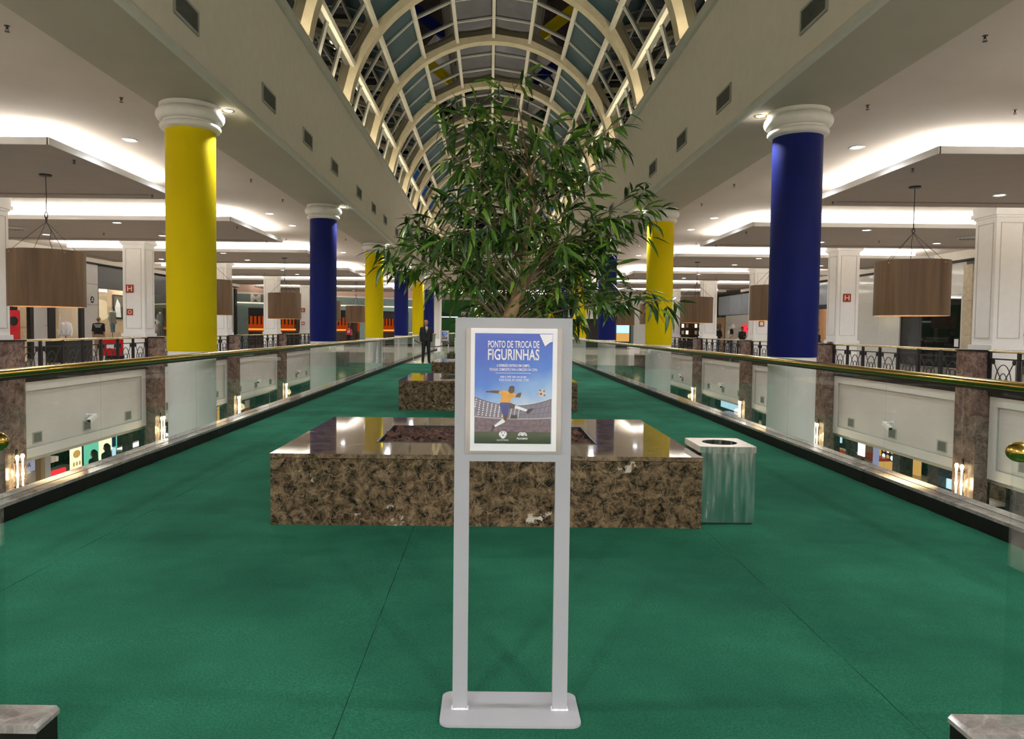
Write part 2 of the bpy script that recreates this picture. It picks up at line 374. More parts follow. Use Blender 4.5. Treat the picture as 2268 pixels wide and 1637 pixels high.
# central walkway slab and tile floor beyond the carpet
struct(MB().box(-3.6, 3.6, 2.2, 52, -0.40, -0.012).build('floor', 'tile_floor'), 'glossy cream tile floor of the central walkway')
struct(MB().box(-21.5, 21.5, YB, 2.2, -0.40, -0.012).build('floor', 'tile_floor'), 'floor of the crossing behind the camera')
struct(MB().box(-24, 24, 52, 72, -0.40, -0.012).build('floor', 'tile_floor'), 'glossy tile floor of the far hall')
struct(MB().box(-24, 24, YB, 72, ZL - 0.3, ZL).build('floor_lower', 'tile_low'), 'tile floor of the lower level')
for s in (-1, 1):
    struct(MB().box(s * 11.86, s * 21.6, 2.2, 52, -0.10, 0.0).build('floor_' + SIDE[s], 'tile_floor'), 'tile floor of the %s gallery' % SIDE[s])
    struct(MB().box(s * 12.12, s * 21.6, YB, 72, -2.25, -2.12).build('ceiling_lower_' + SIDE[s], 'plaster'), 'ceiling over the lower shops on the %s' % SIDE[s])
    # ceilings over the galleries and voids
    mb = MB().box(s * 4.54, s * 21.6, YB, 72, ZC, ZC + 0.12)
    struct(mb.build('ceiling_' + SIDE[s], 'ceiling_paint'), 'plaster ceiling over the %s void and gallery' % SIDE[s])
    # deep beam beside the skylight: soffit, inner fascia, upper lip
    mb = MB().box(s * 3.45, s * 4.54, YB, YE + 1.0, ZS + 0.03, 6.66)
    struct(MB().box(s * 3.45, s * 4.54, YB, YE + 1.0, ZS, ZS + 0.03).build('ceiling_soffit_' + SIDE[s], 'soffit_shaded'), 'soffit under the %s beam, coloured darker for shade' % SIDE[s])
    struct(mb.build('wall_beam_' + SIDE[s], 'plaster'), 'deep plaster beam along the %s edge of the skylight' % SIDE[s])
    n = 10; prof = [(s * (3.46 - 0.075 * math.sin(PI * i / n)), ZS - 0.004 + 0.125 * (1 - math.cos(PI * i / n)) / 2) for i in range(n + 1)]
    o = MB().prism(prof, 'y', YB, YE, 0).build('trim_1' if s < 0 else 'trim_2', 'moulding', smooth=True); struct(o, 'rounded moulding along the foot of the %s beam' % SIDE[s])
    prof = [(s * (3.46 - 0.11 * math.sin(PI * i / n)), 6.46 + 0.21 * (1 - math.cos(PI * i / n)) / 2) for i in range(n + 1)]
    o = MB().prism(prof, 'y', YB, YE, 0).build('trim_3' if s < 0 else 'trim_4', 'moulding', smooth=True); struct(o, 'rounded moulding under the %s foot of the skylight' % SIDE[s])
    struct(MB().box(s * 21.5, s * 21.7, YB, 72, ZL, ZC).build('wall_' + SIDE[s], 'plaster'), 'outer wall behind the shops on the %s' % SIDE[s])
    struct(MB().box(s * 17.0, s * 17.2, YB, 72, ZL, -2.2).build('wall_lower_' + SIDE[s], 'dark_marble'), 'back wall of the lower shops on the %s' % SIDE[s])
struct(MB().box(-3.45, 3.45, YE, YE + 0.3, ZS, 6.68).build('wall_end', 'plaster'), 'end wall under the far lunette of the skylight')
struct(MB().box(-4.7, 4.7, YE + 0.3, 72, ZC, ZC + 0.12).build('ceiling_far', 'ceiling_paint'), 'ceiling of the far hall')
struct(MB().box(-24, 24, 72, 72.2, ZL, ZC).build('wall_far', 'plaster'), 'wall closing the far hall')
struct(MB().box(-24, 24, YB - 0.2, YB, ZL, 10.2).build('wall_back', 'plaster'), 'wall behind the camera')
struct(MB().box(-12, 12, 52.0, 52.2, ZL, -0.4).build('wall_lower_far', 'dark_marble'), 'wall under the far hall floor')

# ================================================================ carpet
SEAMS = [-3.343, -2.50, -0.54, 1.44, 3.343]
car = T('carpet', 'green felt carpet laid in long strips on the central walkway', 'carpet', (0, 2.2, 0))
rnd = random.Random(3)
for i in range(4):
    a, b = SEAMS[i] + 0.0015, SEAMS[i + 1] - 0.0015
    nx, ny = 6, 220; ya, yb = 1.2 if True else 0, 27.95
    vs = []; fs = []
    for q in range(ny + 1):
        y = ya + (yb - ya) * q / ny
        for p in range(nx + 1):
            x = a + (b - a) * p / nx
            e = min(x - a, b - x)
            z = 0.0016 * math.sin(y * 21 + x * 1.3) + 0.0012 * math.sin(y * 9.3 + x * 3 + i) - 0.0035 * math.exp(-(e / 0.02) ** 2)
            vs.append((x, y, z))
    for q in range(ny):
        for p in range(nx): k = q * (nx + 1) + p; fs.append((k, k + 1, k + nx + 2, k + nx + 1))
    # skirt gives the strip its thickness
    mb = MB(); mb.add(vs, fs)
    nv = len(vs)
    rim = [p for p in range(nx + 1)] + [q * (nx + 1) + nx for q in range(1, ny + 1)] + [ny * (nx + 1) + p for p in range(nx - 1, -1, -1)] + [q * (nx + 1) for q in range(ny - 1, 0, -1)]
    mb.v += [(vs[r][0], vs[r][1], -0.010) for r in rim]
    for q in range(len(rim)): mb.f.append((rim[q], rim[(q + 1) % len(rim)], nv + (q + 1) % len(rim), nv + q)); mb.m.append(0)
    mb.build('carpet_strip', 'felt', car, smooth=True)
# carpet on the crossing in front of the entrance
for i in range(3):
    a, b = -3.0 + 2.0 * i, -1.0 + 2.0 * i
    MB().box(a + 0.0015 , b - 0.0015, -4.0, 1.197, -0.010, 0.0).build('carpet_strip', 'felt', car)

# ================================================================ skylight
SKC, SKR = 6.24, 3.44          # centre height and soffit radius of the arches
ANG = [math.radians(17 * q) for q in range(-4, 5)]
AEND = math.radians(82)
def arcpts(r, a0, a1, n): return [(r * math.sin(a0 + (a1 - a0) * i / n), SKC + r * math.cos(a0 + (a1 - a0) * i / n)) for i in range(n + 1)]
sky = T('skylight', 'barrel vaulted skylight of cream arches and dark panes over the walkway', 'skylight', (0, YB, SKC))
arch_y = [Y0 + 3.875 * q for q in range(-9, 12) if Y0 + 3.875 * q < 52.6]
def arch_mesh():
    mb = MB(); n = 44
    for (r0, r1, y0, y1) in ((3.47, 3.73, -0.13, 0.13), (SKR, 3.475, -0.15, 0.15)):
        o = arcpts(r1, -AEND, AEND, n); i_ = arcpts(r0, AEND, -AEND, n); poly = o + i_
        vs = [(p[0], y0, p[1]) for p in poly] + [(p[0], y1, p[1]) for p in poly]; N = len(poly); fs = []
        for q in range(n):
            a, b, c, d = q, q + 1, N - 2 - q, N - 1 - q
            fs += [(a, b, c, d), (a + N, d + N, c + N, b + N), (a, a + N, b + N, b), (d, c, c + N, d + N)]
        fs += [(n, n + N, n + 1 + N, n + 1), (0, N - 1, N - 1 + N, N)]
        mb.add(vs, fs)
    mb.v = [(x, y, z - SKC) for x, y, z in mb.v]
    return mb.mesh('arch', ['arch_cream'], smooth=True)
am = arch_mesh()
for y in arch_y: place(am, 'arch', sky, (0, y - YB, 0))
# purlins
for a in ANG:
    u = Vector((math.sin(a), 0, math.cos(a))); t = Vector((math.cos(a), 0, -math.sin(a)))
    for j in range(len(arch_y) - 1):
        ya, yb = arch_y[j] + 0.13 - YB, arch_y[j + 1] - 0.13 - YB
        mb = MB(); vs = []
        for r, w in ((3.53, -0.042), (3.53, 0.042), (3.69, 0.042), (3.69, -0.042)):
            p = u * r + t * w; vs.append(p)
        vs = [(p.x, ya, p.z) for p in vs] + [(p.x, yb, p.z) for p in vs]
        mb.add(vs, [(0, 1, 2, 3), (7, 6, 5, 4), (0, 4, 5, 1), (1, 5, 6, 2), (2, 6, 7, 3), (3, 7, 4, 0)])
        if j >= 4: mb.build('purlin', 'frame_white', sky, world=False)
        else: mb.build('purlin', 'frame_white', sky, world=False)
# panes and glazing bars
EDG = [-AEND] + ANG + [AEND]
pane_stuff = {'sky_glass': MB(), 'teal_film': MB()}; npane = 0
barm = MB()
order = list(range(len(arch_y) - 1))
for j in order:
    ya, yb = arch_y[j] - YB, arch_y[j + 1] - YB
    for e in range(len(EDG) - 1):
        a0, a1 = EDG[e], EDG[e + 1]; rr = 3.66
        p0 = Vector((rr * math.sin(a0), 0, rr * math.cos(a0))); p1 = Vector((rr * math.sin(a1), 0, rr * math.cos(a1)))
        nrm = (p0 + p1).normalized(); film = e in (2, 7)
        for q in range(3):
            u0 = ya + (yb - ya) * q / 3 + (0.13 if q == 0 else 0.02); u1 = ya + (yb - ya) * (q + 1) / 3 - (0.13 if q == 2 else 0.02)
            d = (p1 - p0); A = p0 + d * 0.012; B = p1 - d * 0.012; T2 = nrm * 0.02
            vs = [(A.x, u0, A.z), (B.x, u0, B.z), (B.x, u1, B.z), (A.x, u1, A.z)]
            vs += [(v[0] + T2.x, v[1], v[2] + T2.z) for v in vs]
            fs = [(0, 3, 2, 1), (4, 5, 6, 7), (0, 1, 5, 4), (1, 2, 6, 5), (2, 3, 7, 6), (3, 0, 4, 7)]
            mt = 'teal_film' if film else 'sky_glass'
            if 9 <= j <= 18: # bays seen by the photograph: one object each
                MB().add(vs, fs).build('pane', mt, sky, world=False)
            else: pane_stuff[mt].add(vs, fs)
            if q > 0:   # bar between two panes
                yy = u0 - 0.02; w = 0.024; B0 = p0 - nrm * 0.045; B1 = p1 - nrm * 0.045; tt = nrm * 0.09
                vb = [(B0.x, yy - w, B0.z), (B1.x, yy - w, B1.z), (B1.x, yy + w, B1.z), (B0.x, yy + w, B0.z)]
                vb += [(v[0] + tt.x, v[1], v[2] + tt.z) for v in vb]
                if j >= 8: MB().add(vb, fs).build('glazing_bar', 'alu', sky, world=False)
                else: barm.add(vb, fs)
for k, mb in pane_stuff.items():
    if mb.v: mb.build('panes', k, sky, world=False)['kind'] = 'stuff'
barm.build('glazing_bars', 'alu', sky, world=False)['kind'] = 'stuff'
# lunette at the far end
lun = T('lunette_window', 'half round gridded window closing the far end of the skylight', 'window', (0, YE + 0.05, 6.72))
zz = [6.76, 7.62, 8.48, 9.34]
for q in range(-3, 3):
    for r in range(4):
        x0, x1 = q * 1.15 + 0.03, (q + 1) * 1.15 - 0.03; z0 = zz[r] + 0.03; z1 = (zz[r + 1] if r < 3 else 9.70) - 0.03
        far = max(abs(x0), abs(x1))
        if math.hypot(min(abs(x0), abs(x1)), z0 - SKC) > 3.4: continue
        top = [z1, z1]
        def lim(x): return min(z1, SKC + math.sqrt(max(0.0, 3.55 ** 2 - x * x)))
        if lim(x0) < z0 + .05 and lim(x1) < z0 + .05: continue
        poly = [(x0, z0), (x1, z0), (x1, max(z0 + 0.02, lim(x1))), (x0, max(z0 + 0.02, lim(x0)))]
        m_ = 'sky_glass'
        if r == 1 and q in (-1, 0, 1): m_ = 'blue_lit'
        if 'blue_lit' not in MATS: P('blue_lit', (0.010, 0.060, 0.16), 0.2, emit=0.5, ecol=(0.01, 0.10, 0.30))
        MB().prism(poly, 'y', YE + 0.10, YE + 0.13).build('pane', m_, lun)
for q in range(-2, 3):
    h = math.sqrt(3.5 ** 2 - (q * 1.15) ** 2) + SKC
    MB().box(q * 1.15 - 0.04, q * 1.15 + 0.04, YE, YE + 0.16, 6.72, h).build('mullion', 'frame_white', lun)
for z in zz:
    w = math.sqrt(max(0, 3.5 ** 2 - (z - SKC) ** 2)); MB().box(-w, w, YE - 0.01, YE + 0.17, z - 0.04, z + 0.04).build('transom', 'frame_white', lun)
n = 40; o_ = arcpts(3.62, -1.45, 1.45, n); i_ = arcpts(3.46, -1.45, 1.45, n); mb = MB()
for q in range(n):
    vs = [(o_[q][0], YE - .02, o_[q][1]), (o_[q + 1][0], YE - .02, o_[q + 1][1]), (i_[q + 1][0], YE - .02, i_[q + 1][1]), (i_[q][0], YE - .02, i_[q][1])]
    vs += [(v[0], YE + 0.18, v[2]) for v in vs]; mb.add(vs, [(0, 1, 2, 3), (7, 6, 5, 4), (0, 4, 5, 1), (2, 6, 7, 3)])
mb.build('frame', 'frame_white', lun)

# warm uplight strips lying on the ledges at the feet of the vault, hidden behind the lips
for s in (-1, 1):
    t = T('uplight_strip', 'warm light strip along the %s ledge under the skylight' % SIDE[s], 'light strip', (s * 3.5, 0, 6.68), 0, 'skylight uplights')
    for j in range(len(arch_y) - 1):
        MB().box(s * 3.46, s * 3.52, arch_y[j] + 0.35, arch_y[j + 1] - 0.35, 6.68, 6.70).build('lamp_tube', 'uplight', t)
# ================================================================ round columns
def col_parts(color):
    sh = MB().lathe([(0.306, ZL), (0.306, 1.02)], n=40).mesh('shaft', ['white_paint'], True)
    n = 40; prof_w = [(0.312, 1.015), (0.318, 1.03), (0.317, 3.95), (0.313, 3.985)]
    wr = MB().lathe(prof_w, n=48).mesh('fabric_wrap', [color], True)
    pr = [(0.315, 3.94)]
    for i in range(9): a = -PI / 2 + PI * i / 8; pr.append((0.345 + 0.043 * math.cos(a), 3.995 + 0.042 * math.sin(a)))
    pr += [(0.35, 4.042), (0.35, 4.062)]
    for i in range(13): a = -PI / 2 + PI * i / 12; pr.append((0.362 + 0.072 * math.cos(a), 4.142 + 0.080 * math.sin(a)))
    pr += [(0.375, 4.226), (0.39, 4.240), (0.39, ZS - 0.001)]
    ca = MB().lathe(pr, n=48).mesh('capital', ['cap_white'], True)
    return sh, wr, ca
cm = {'yellow_wrap': col_parts('yellow_wrap'), 'blue_wrap': col_parts('blue_wrap')}
for s in (-1, 1):
    for k in range(6):
        c = 'yellow_wrap' if (k % 2 == 0) == (s < 0) else 'blue_wrap'
        nm = 'yellow' if c == 'yellow_wrap' else 'blue'
        pos = 'nearest the camera' if k == 0 else ('farthest away' if k == 5 else '%s from the camera' % ORD[k])
        t = T('round_column', '%s wrapped round column with white capital, %s in the %s row' % (nm, pos, SIDE[s]), 'column', (s * 4.07, yk(k), ZL), 0, 'round columns beside the walkway')
        for me, n_ in zip(cm[c], ('shaft', 'fabric_wrap', 'capital')):
            place(me, n_, t, (0, 0, -ZL))

# ================================================================ ceiling panels with coves
for s in (-1, 1):
    for j in range(-4, 6):  # bays behind the camera are unseen, added for their cove light
        yc = 13.40 + G * j; a, b = yc - 2.30, yc + 2.30; xa, xb = 6.76, 16.2
        vis = '%s from the camera on the %s' % (ORD[max(j, 0)], SIDE[s]) if j >= 0 else 'unseen, added behind the camera on the %s' % SIDE[s]
        t = T('ceiling_panel', 'dropped taupe ceiling panel with glowing cove, ' + vis, 'ceiling panel', (s * 11.4, yc, 4.08), 0, 'dropped ceiling panels')
        mb = MB().box(s * xa, s * xb, a, a + 0.42, 4.08, 4.115).box(s * xa, s * xb, b - 0.42, b, 4.08, 4.115)
        mb.box(s * xa, s * (xa + 0.42), a + 0.42, b - 0.42, 4.08, 4.115).box(s * (xb - 0.42), s * xb, a + 0.42, b - 0.42, 4.08, 4.115)
        mb.build('rim', 'panel_paint', t)
        MB().box(s * (xa + 0.42), s * (xb - 0.42), a + 0.42, b - 0.42, 4.105, 4.17).build('field', 'panel_paint', t)
        MB().box(s * (xa + 0.42), s * (xb - 0.42), a + 0.42, b - 0.42, 4.17, ZC).build('upstand', 'white_paint', t)
        mb = MB().box(s * (xa + 0.003), s * (xb - 0.003), a - 0.02, a + 0.02, 4.082, 4.19).box(s * (xa + 0.003), s * (xb - 0.003), b - 0.02, b + 0.02, 4.082, 4.19)
        mb.box(s * (xa - 0.02), s * (xa + 0.02), a - 0.02, b + 0.02, 4.082, 4.19).box(s * (xb - 0.02), s * (xb + 0.02), a - 0.02, b + 0.02, 4.082, 4.19)
        mb.build('lip', 'white_paint', t)
        mb = MB(); i0, i1 = 0.30, 0.40
        mb.box(s * (xa + i0), s * (xb - i0), a + i0, a + i1, 4.116, 4.128).box(s * (xa + i0), s * (xb - i0), b - i1, b - i0, 4.116, 4.128)
        mb.box(s * (xa + i0), s * (xa + i1), a + i1, b - i1, 4.116, 4.128).box(s * (xb - i1), s * (xb - i0), a + i1, b - i1, 4.116, 4.128)
        mb.build('light_strip', 'cove', t)

# ================================================================ downlights
ring = MB().lathe([(0.085, 0.0), (0.12, -0.012), (0.125, 0.0), (0.12, 0.004)], n=24).mesh('trim_ring', ['white_paint'], True)
disc = MB().lathe([(0.0001, -0.004), (0.088, -0.004), (0.088, 0.002), (0.0001, 0.002)], n=20, cap=False).mesh('lens', ['led'], False)
ringw = MB().lathe([(0.055, 0.0), (0.085, -0.012), (0.09, 0.0), (0.085, 0.004)], n=20).mesh('trim_ring', ['brass_pale'], True)
discw = MB().lathe([(0.0001, -0.006), (0.058, -0.006), (0.058, 0.002), (0.0001, 0.002)], n=16, cap=False).mesh('lens', ['led_warm'], False)
cnt = {}
for s in (-1, 1):
    for j in range(-4, 6):  # downlights behind the camera are unseen, added to light from the rear
        for (x, dy, z, zone) in ((6.12, 12.3, ZC, 'plaster ceiling'), (6.12, 14.6, ZC, 'plaster ceiling'), (10.05, 11.75, 4.105, 'dropped panel, inner row'), (10.05, 14.45, 4.105, 'dropped panel, inner row'), (13.6, 11.75, 4.105, 'dropped panel, outer row'), (13.6, 14.45, 4.105, 'dropped panel, outer row')):
            key = (s, zone, j >= 0); cnt[key] = cnt.get(key, -1) + 1; c = cnt[key]
            lab = 'round white downlight in the %s %s, %s' % (SIDE[s], zone, ('%s from the camera' % ORD[c]) if j >= 0 else '%s added unseen behind the camera' % ORD[c])
            t = T('downlight', lab, 'downlight', (s * x, dy + G * j, z), 0, 'recessed downlights')
            place(ring, 'trim_ring', t); place(disc, 'lens', t)
            if x < 13: lamp_spot(t, (0, 0, -0.03), L_SPOT * (0.75 if x < 8 else 1.0), (0.90, 0.95, 1.0), 150, 0.8)
            elif j < 4: lamp_spot(t, (0, 0, -0.03), L_SPOT * 0.9, (0.95, 0.97, 1.0), 150, 0.8)
    for k in range(-4, 6):
        lab = 'small warm spot in the %s soffit beside the %s round column' % (SIDE[s], ORD[k]) if k >= 0 else 'unseen fill spot added in the %s soffit, %s behind the camera' % (SIDE[s], ORD[-k - 1])
        t = T('soffit_spot', lab, 'spotlight', (s * 3.62, yk(k) + 0.15, ZS), 0, 'soffit spots')
        place(ringw, 'trim_ring', t); place(discw, 'lens', t)
        lamp_spot(t, (0, 0, -0.03), L_SOFF * (3.4 if k < -1 else (0.75 if k < 1 else 1.0)), (0.96, 0.965, 0.98), 172, 0.45, 0.10)  # unseen spots behind the camera are added and boosted for frontal light
        # a second small round light nearer the walkway side, same row of the soffit
# ceiling lights of the far hall
for i, x in enumerate((-10.5, -6.5, -2.5, 2.5, 6.5, 10.5)):
    t = T('downlight', 'downlight of the far hall, %s from the left' % ORD[i], 'downlight', (x, 57.5, ZC), 0, 'far hall downlights')
    place(ring, 'trim_ring', t); place(disc, 'lens', t); lamp_spot(t, (0, 0, -0.03), 120, (1, .97, .92), 140, 1.0)
t = T('ceiling_panel', 'dropped ceiling panel with cove in the far hall', 'ceiling panel', (0, 60, 4.1), 0, 'dropped ceiling panels')
MB().box(-3.2, 5.0, 57.5, 63, 4.1, 4.2).build('field', 'panel_paint', t)
MB().box(-3.0, 4.8, 57.7, 62.8, 4.2, 4.47).build('upstand', 'white_paint', t)
MB().box(-3.15, -3.05, 57.6, 62.9, 4.201, 4.24).box(-3.05, 4.9, 57.55, 57.65, 4.201, 4.24).build('light_strip', 'cove', t)

# ================================================================ air vents on the beams
vf = MB().box(-0.02, 0.02, -0.33, 0.33, -0.14, -0.11).box(-0.02, 0.02, -0.33, 0.33, 0.11, 0.14).box(-0.02, 0.02, -0.33, -0.30, -0.11, 0.11).box(-0.02, 0.02, 0.30, 0.33, -0.11, 0.11).mesh('frame', ['vent_frame'])
mb = MB().box(-0.004, 0.004, -0.30, 0.30, -0.11, 0.11)
for q in range(14): z = -0.10 + 0.0155 * q; mb.box(-0.014, 0.014, -0.30, 0.30, z - 0.002, z + 0.003)
vg = mb.mesh('grille', ['grille'])
VY = [8.3, 11.35, 13.75, 16.1]
VY = [8.3] + [v + G * q for q in range(6) for v in (11.35, 13.75, 16.1)]
for s in (-1, 1):
    for i, y in enumerate([v for v in VY if v < 51]):
        t = T('air_vent', 'rectangular grey air vent on the %s beam, %s from the camera' % (SIDE[s], ORD[i]), 'vent', (s * 3.447, y * 0.986 - (0.2 if s > 0 else 0), 4.835), 0, 'air vents on the beams')
        place(vf, 'frame', t); place(vg, 'grille', t)
# ================================================================ glass balustrades of the walkway
GX = {-1: -3.45, 1: 3.45}; CX = {-1: (-3.345, -3.56), 1: (3.345, 3.56)}
for s in (-1, 1):
    t = T('glass_balustrade', 'long glass balustrade with brass handrail along the %s edge of the walkway' % SIDE[s], 'balustrade', (GX[s], 2.3, 0), 0, 'glass balustrades')
    ci, co = CX[s]
    ya = 2.35
    while ya < 46:        # dark stone curb in lengths, ledge slabs on top
        yb = min(ya + 2.06, 46.0)
        MB().box(ci, co, ya + 0.002, yb - 0.002, -0.40, 0.098).build('curb_stone', 'curb_dark', t)
        MB().box(ci - s * 0.006, ci + s * 0.100, ya + 0.002, yb - 0.002, 0.098, 0.122).build('ledge_slab', 'ledge', t)
        MB().box(ci + s * 0.116, co + s * 0.006, ya + 0.002, yb - 0.002, 0.098, 0.122).build('ledge_slab', 'ledge', t)
        ya += 2.06
    MB().box(ci + s * 0.100, ci + s * 0.116, 2.35, 46, 0.096, 0.110).build('glazing_channel', 'joint_dark', t)
    y = 5.30 - 1.035 * 2
    gm = None
    while y < 45.2:
        x0 = ci + s * 0.102; x1 = ci + s * 0.114
        MB().box(x0, x1, y + 0.004, y + 1.031, 0.105, 0.985).build('glass_panel', 'glass', t)
        y += 1.035
    xr = ci + s * 0.108
    mb = MB().tube([(xr, 2.40, 1.0), (xr, 46.1, 1.0)], 0.035, 18)
    mb.build('handrail', 'brass', t, smooth=True)
    MB().box(xr - 0.014, xr + 0.014, 2.4, 46.1, 0.952, 0.967).build('rail_channel', 'iron', t)
# short returns beside the entrance, close to the camera
for s, xe in ((-1, -1.54), (1, 1.578)):
    t = T('glass_balustrade', 'short glass return with rounded brass rail end at the %s corner of the entrance' % SIDE[s], 'balustrade', (s * 2.5, 2.3, 0), 0, 'glass balustrades')
    MB().box(xe - s * 0.125, s * 3.33, 2.16, 2.27, -0.012, 0.118).build('curb_stone', 'curb_dark', t)
    mb = MB(); r = 0.012
    poly = [(xe - s * 0.13, 0.098), (xe - s * 0.13, 0.112), (xe - s * 0.12, 0.124), (s * 3.33, 0.124), (s * 3.33, 0.098)]
    MB().prism(poly, 'y', 2.155, 2.275).build('ledge_slab', 'ledge', t)
    MB().box(xe, s * 2.40, 2.206, 2.218, 0.122, 0.97).build('glass_panel', 'glass', t)
    MB().box(s * 2.41, s * 3.30, 2.206, 2.218, 0.122, 0.97).build('glass_panel', 'glass', t)
    pts = [(xe - s * 0.0 + s * 0.04 * (1 - math.cos(PI / 2 * q / 7)) - s * 0.02, 2.212, 0.985) for q in range(8)]
    rd = [0.032 * max(0.03, math.sin(PI / 2 * q / 7)) for q in range(8)]
    pts.append((s * 3.40, 2.212, 0.985)); rd.append(0.032)
    MB().tube(pts, rd, 18).build('handrail', 'brass', t, smooth=True)

# ================================================================ marble planters
PW, PD, PH = 1.47, 2.05, 0.49          # half width, depth, height
OX, OY0, OY1 = 0.83, 0.52, 1.47        # opening
def make_planter(label, loc):
    t = T('planter', label, 'planter', loc, 0, 'marble planters on the carpet')
    W = lambda mb, n, m: mb.build(n, m, t, world=False)
    th = 0.03; zt = PH - 0.03
    for x0, x1 in ((-PW, -0.001), (0.001, PW)):
        W(MB().box(x0, x1, 0, th, 0, zt - 0.003), 'marble_slab', 'emperador'); W(MB().box(x0, x1, PD - th, PD, 0, zt - 0.003), 'marble_slab', 'emperador')
    for x0, x1 in ((-PW, -PW + th), (PW - th, PW)):
        W(MB().box(x0, x1, th + 0.001, PD / 2 - 0.001, 0, zt - 0.003), 'marble_slab', 'emperador'); W(MB().box(x0, x1, PD / 2 + 0.001, PD - th - 0.001, 0, zt - 0.003), 'marble_slab', 'emperador')
    e = 0.004; o = [(-PW - e, -e), (PW + e, -e), (PW + e, PD + e), (-PW - e, PD + e)]; i_ = [(-OX, OY0), (OX, OY0), (OX, OY1), (-OX, OY1)]
    for q in range(4):
        r = (q + 1) % 4; g = 0.0012
        poly = [o[q], o[r], i_[r], i_[q]]
        cx = sum(p[0] for p in poly) / 4; cy = sum(p[1] for p in poly) / 4
        poly = [(p[0] + (cx - p[0]) * g, p[1] + (cy - p[1]) * g) for p in poly]
        W(MB().prism(poly, 'z', zt, PH), 'top_slab', 'emperador_top')
    mb = MB().box(-OX, OX, OY0, OY0 + 0.012, 0.30, PH + 0.003).box(-OX, OX, OY1 - 0.012, OY1, 0.30, PH + 0.003).box(-OX, -OX + 0.012, OY0, OY1, 0.30, PH + 0.003).box(OX - 0.012, OX, OY0, OY1, 0.30, PH + 0.003)
    W(mb, 'metal_liner', 'dark_metal')
    W(MB().box(-PW + th, PW - th, th, PD - th, 0.05, 0.30).box(-OX, OX, OY0, OY1, 0.3, 0.415), 'soil', 'soil')
    rn = random.Random(5); mb = MB()
    for q in range(1500):
        x = rn.uniform(-OX + 0.04, OX - 0.04); y = rn.uniform(OY0 + 0.04, OY1 - 0.04); z = 0.425 + rn.uniform(0, 0.035)
        a, b, c = rn.uniform(0.03, 0.07), rn.uniform(0.016, 0.036), rn.uniform(0.005, 0.013)
        R = Euler((rn.uniform(-.7, .7), rn.uniform(-.7, .7), rn.uniform(0, 6.3))).to_matrix()
        vs = [R @ Vector((sx * a * rn.uniform(.7, 1), sy * b * rn.uniform(.6, 1), sz * c)) + Vector((x, y, z)) for sx, sy, sz in ((-1, -1, -1), (1, -1, -1), (1, 1, -1), (-1, 1, -1), (-1, -1, 1), (1, -1, 1), (1, 1, 1), (-1, 1, 1))]
        mb.add(vs, [(0, 3, 2, 1), (4, 5, 6, 7), (0, 1, 5, 4), (1, 2, 6, 5), (2, 3, 7, 6), (3, 0, 4, 7)])
    m = mb.build('bark_mulch', 'bark', t, world=False, fix=False); m['kind'] = 'stuff'
    return t
PLY = [4.88, 11.85, 18.60, 25.40]
pl0 = make_planter('brown marble planter nearest the camera, behind the poster stand', (-0.05, PLY[0], 0))
for i, lab in ((1, 'second brown marble planter from the camera'), (2, 'third brown marble planter from the camera'), (3, 'farthest brown marble planter, beside a grey bin')):
    dup(pl0, (-0.05, PLY[i], 0), label=lab)

# ================================================================ steel litter bins
def make_bin(label, loc):
    t = T('litter_bin', label, 'bin', loc, 0, 'steel litter bins')
    W = lambda mb, n, m, sm=False: mb.build(n, m, t, world=False, smooth=sm)
    w, d, h = 0.378, 0.40, 0.50
    mb = MB()
    for (x0, x1, y0, y1) in ((0, w, 0, 0.006), (0, w, d - 0.006, d), (0, 0.006, 0.006, d - 0.006), (w - 0.006, w, 0.006, d - 0.006)): mb.box(x0, x1, y0, y1, 0.012, h)
    mb.box(0.006, w - 0.006, 0.006, d - 0.006, 0.012, 0.02); W(mb, 'body', 'steel')
    W(MB().box(0.01, w - 0.01, 0.01, d - 0.01, 0, 0.012), 'foot', 'rubber')
    # lid with a round opening
    n = 48; cx, cy, r = w / 2, d / 2, 0.122; e = 0.008
    outer = []
    for q in range(n):
        a = 2 * PI * q / n; ca, sa = math.cos(a), math.sin(a); k = min((w / 2 + e) / max(abs(ca), 1e-6), (d / 2 + e) / max(abs(sa), 1e-6)); outer.append((cx + ca * k, cy + sa * k))
    inn = [(cx + r * math.cos(2 * PI * q / n), cy + r * math.sin(2 * PI * q / n)) for q in range(n)]
    zt, zb = h + 0.046, h + 0.002
    mb = MB(); vs = [(p[0], p[1], zt) for p in outer] + [(p[0], p[1], zt) for p in inn] + [(p[0], p[1], zb) for p in outer] + [(p[0], p[1], zt - 0.03) for p in inn]
    fs = []
    for q in range(n):
        p = (q + 1) % n; fs += [(q, p, n + p, n + q), (2 * n + q, 2 * n + p, p, q), (n + q, n + p, 3 * n + p, 3 * n + q), (3 * n + q, 3 * n + p, 2 * n + p, 2 * n + q)]
    mb.add(vs, fs); W(mb, 'lid', 'steel')
    W(MB().lathe([(0.13, 0.0), (0.13, 0.40)], (cx, cy, 0.05), 24), 'liner_bag', 'black')
    return t
bin0 = make_bin('square steel litter bin standing against the nearest planter', (1.445, 5.00, 0))
dup(bin0, (-1.94, 25.0, 0), label='small grey litter bin beside the farthest planter')
# two crumbs of foil on the carpet? (left out: too small to tell)

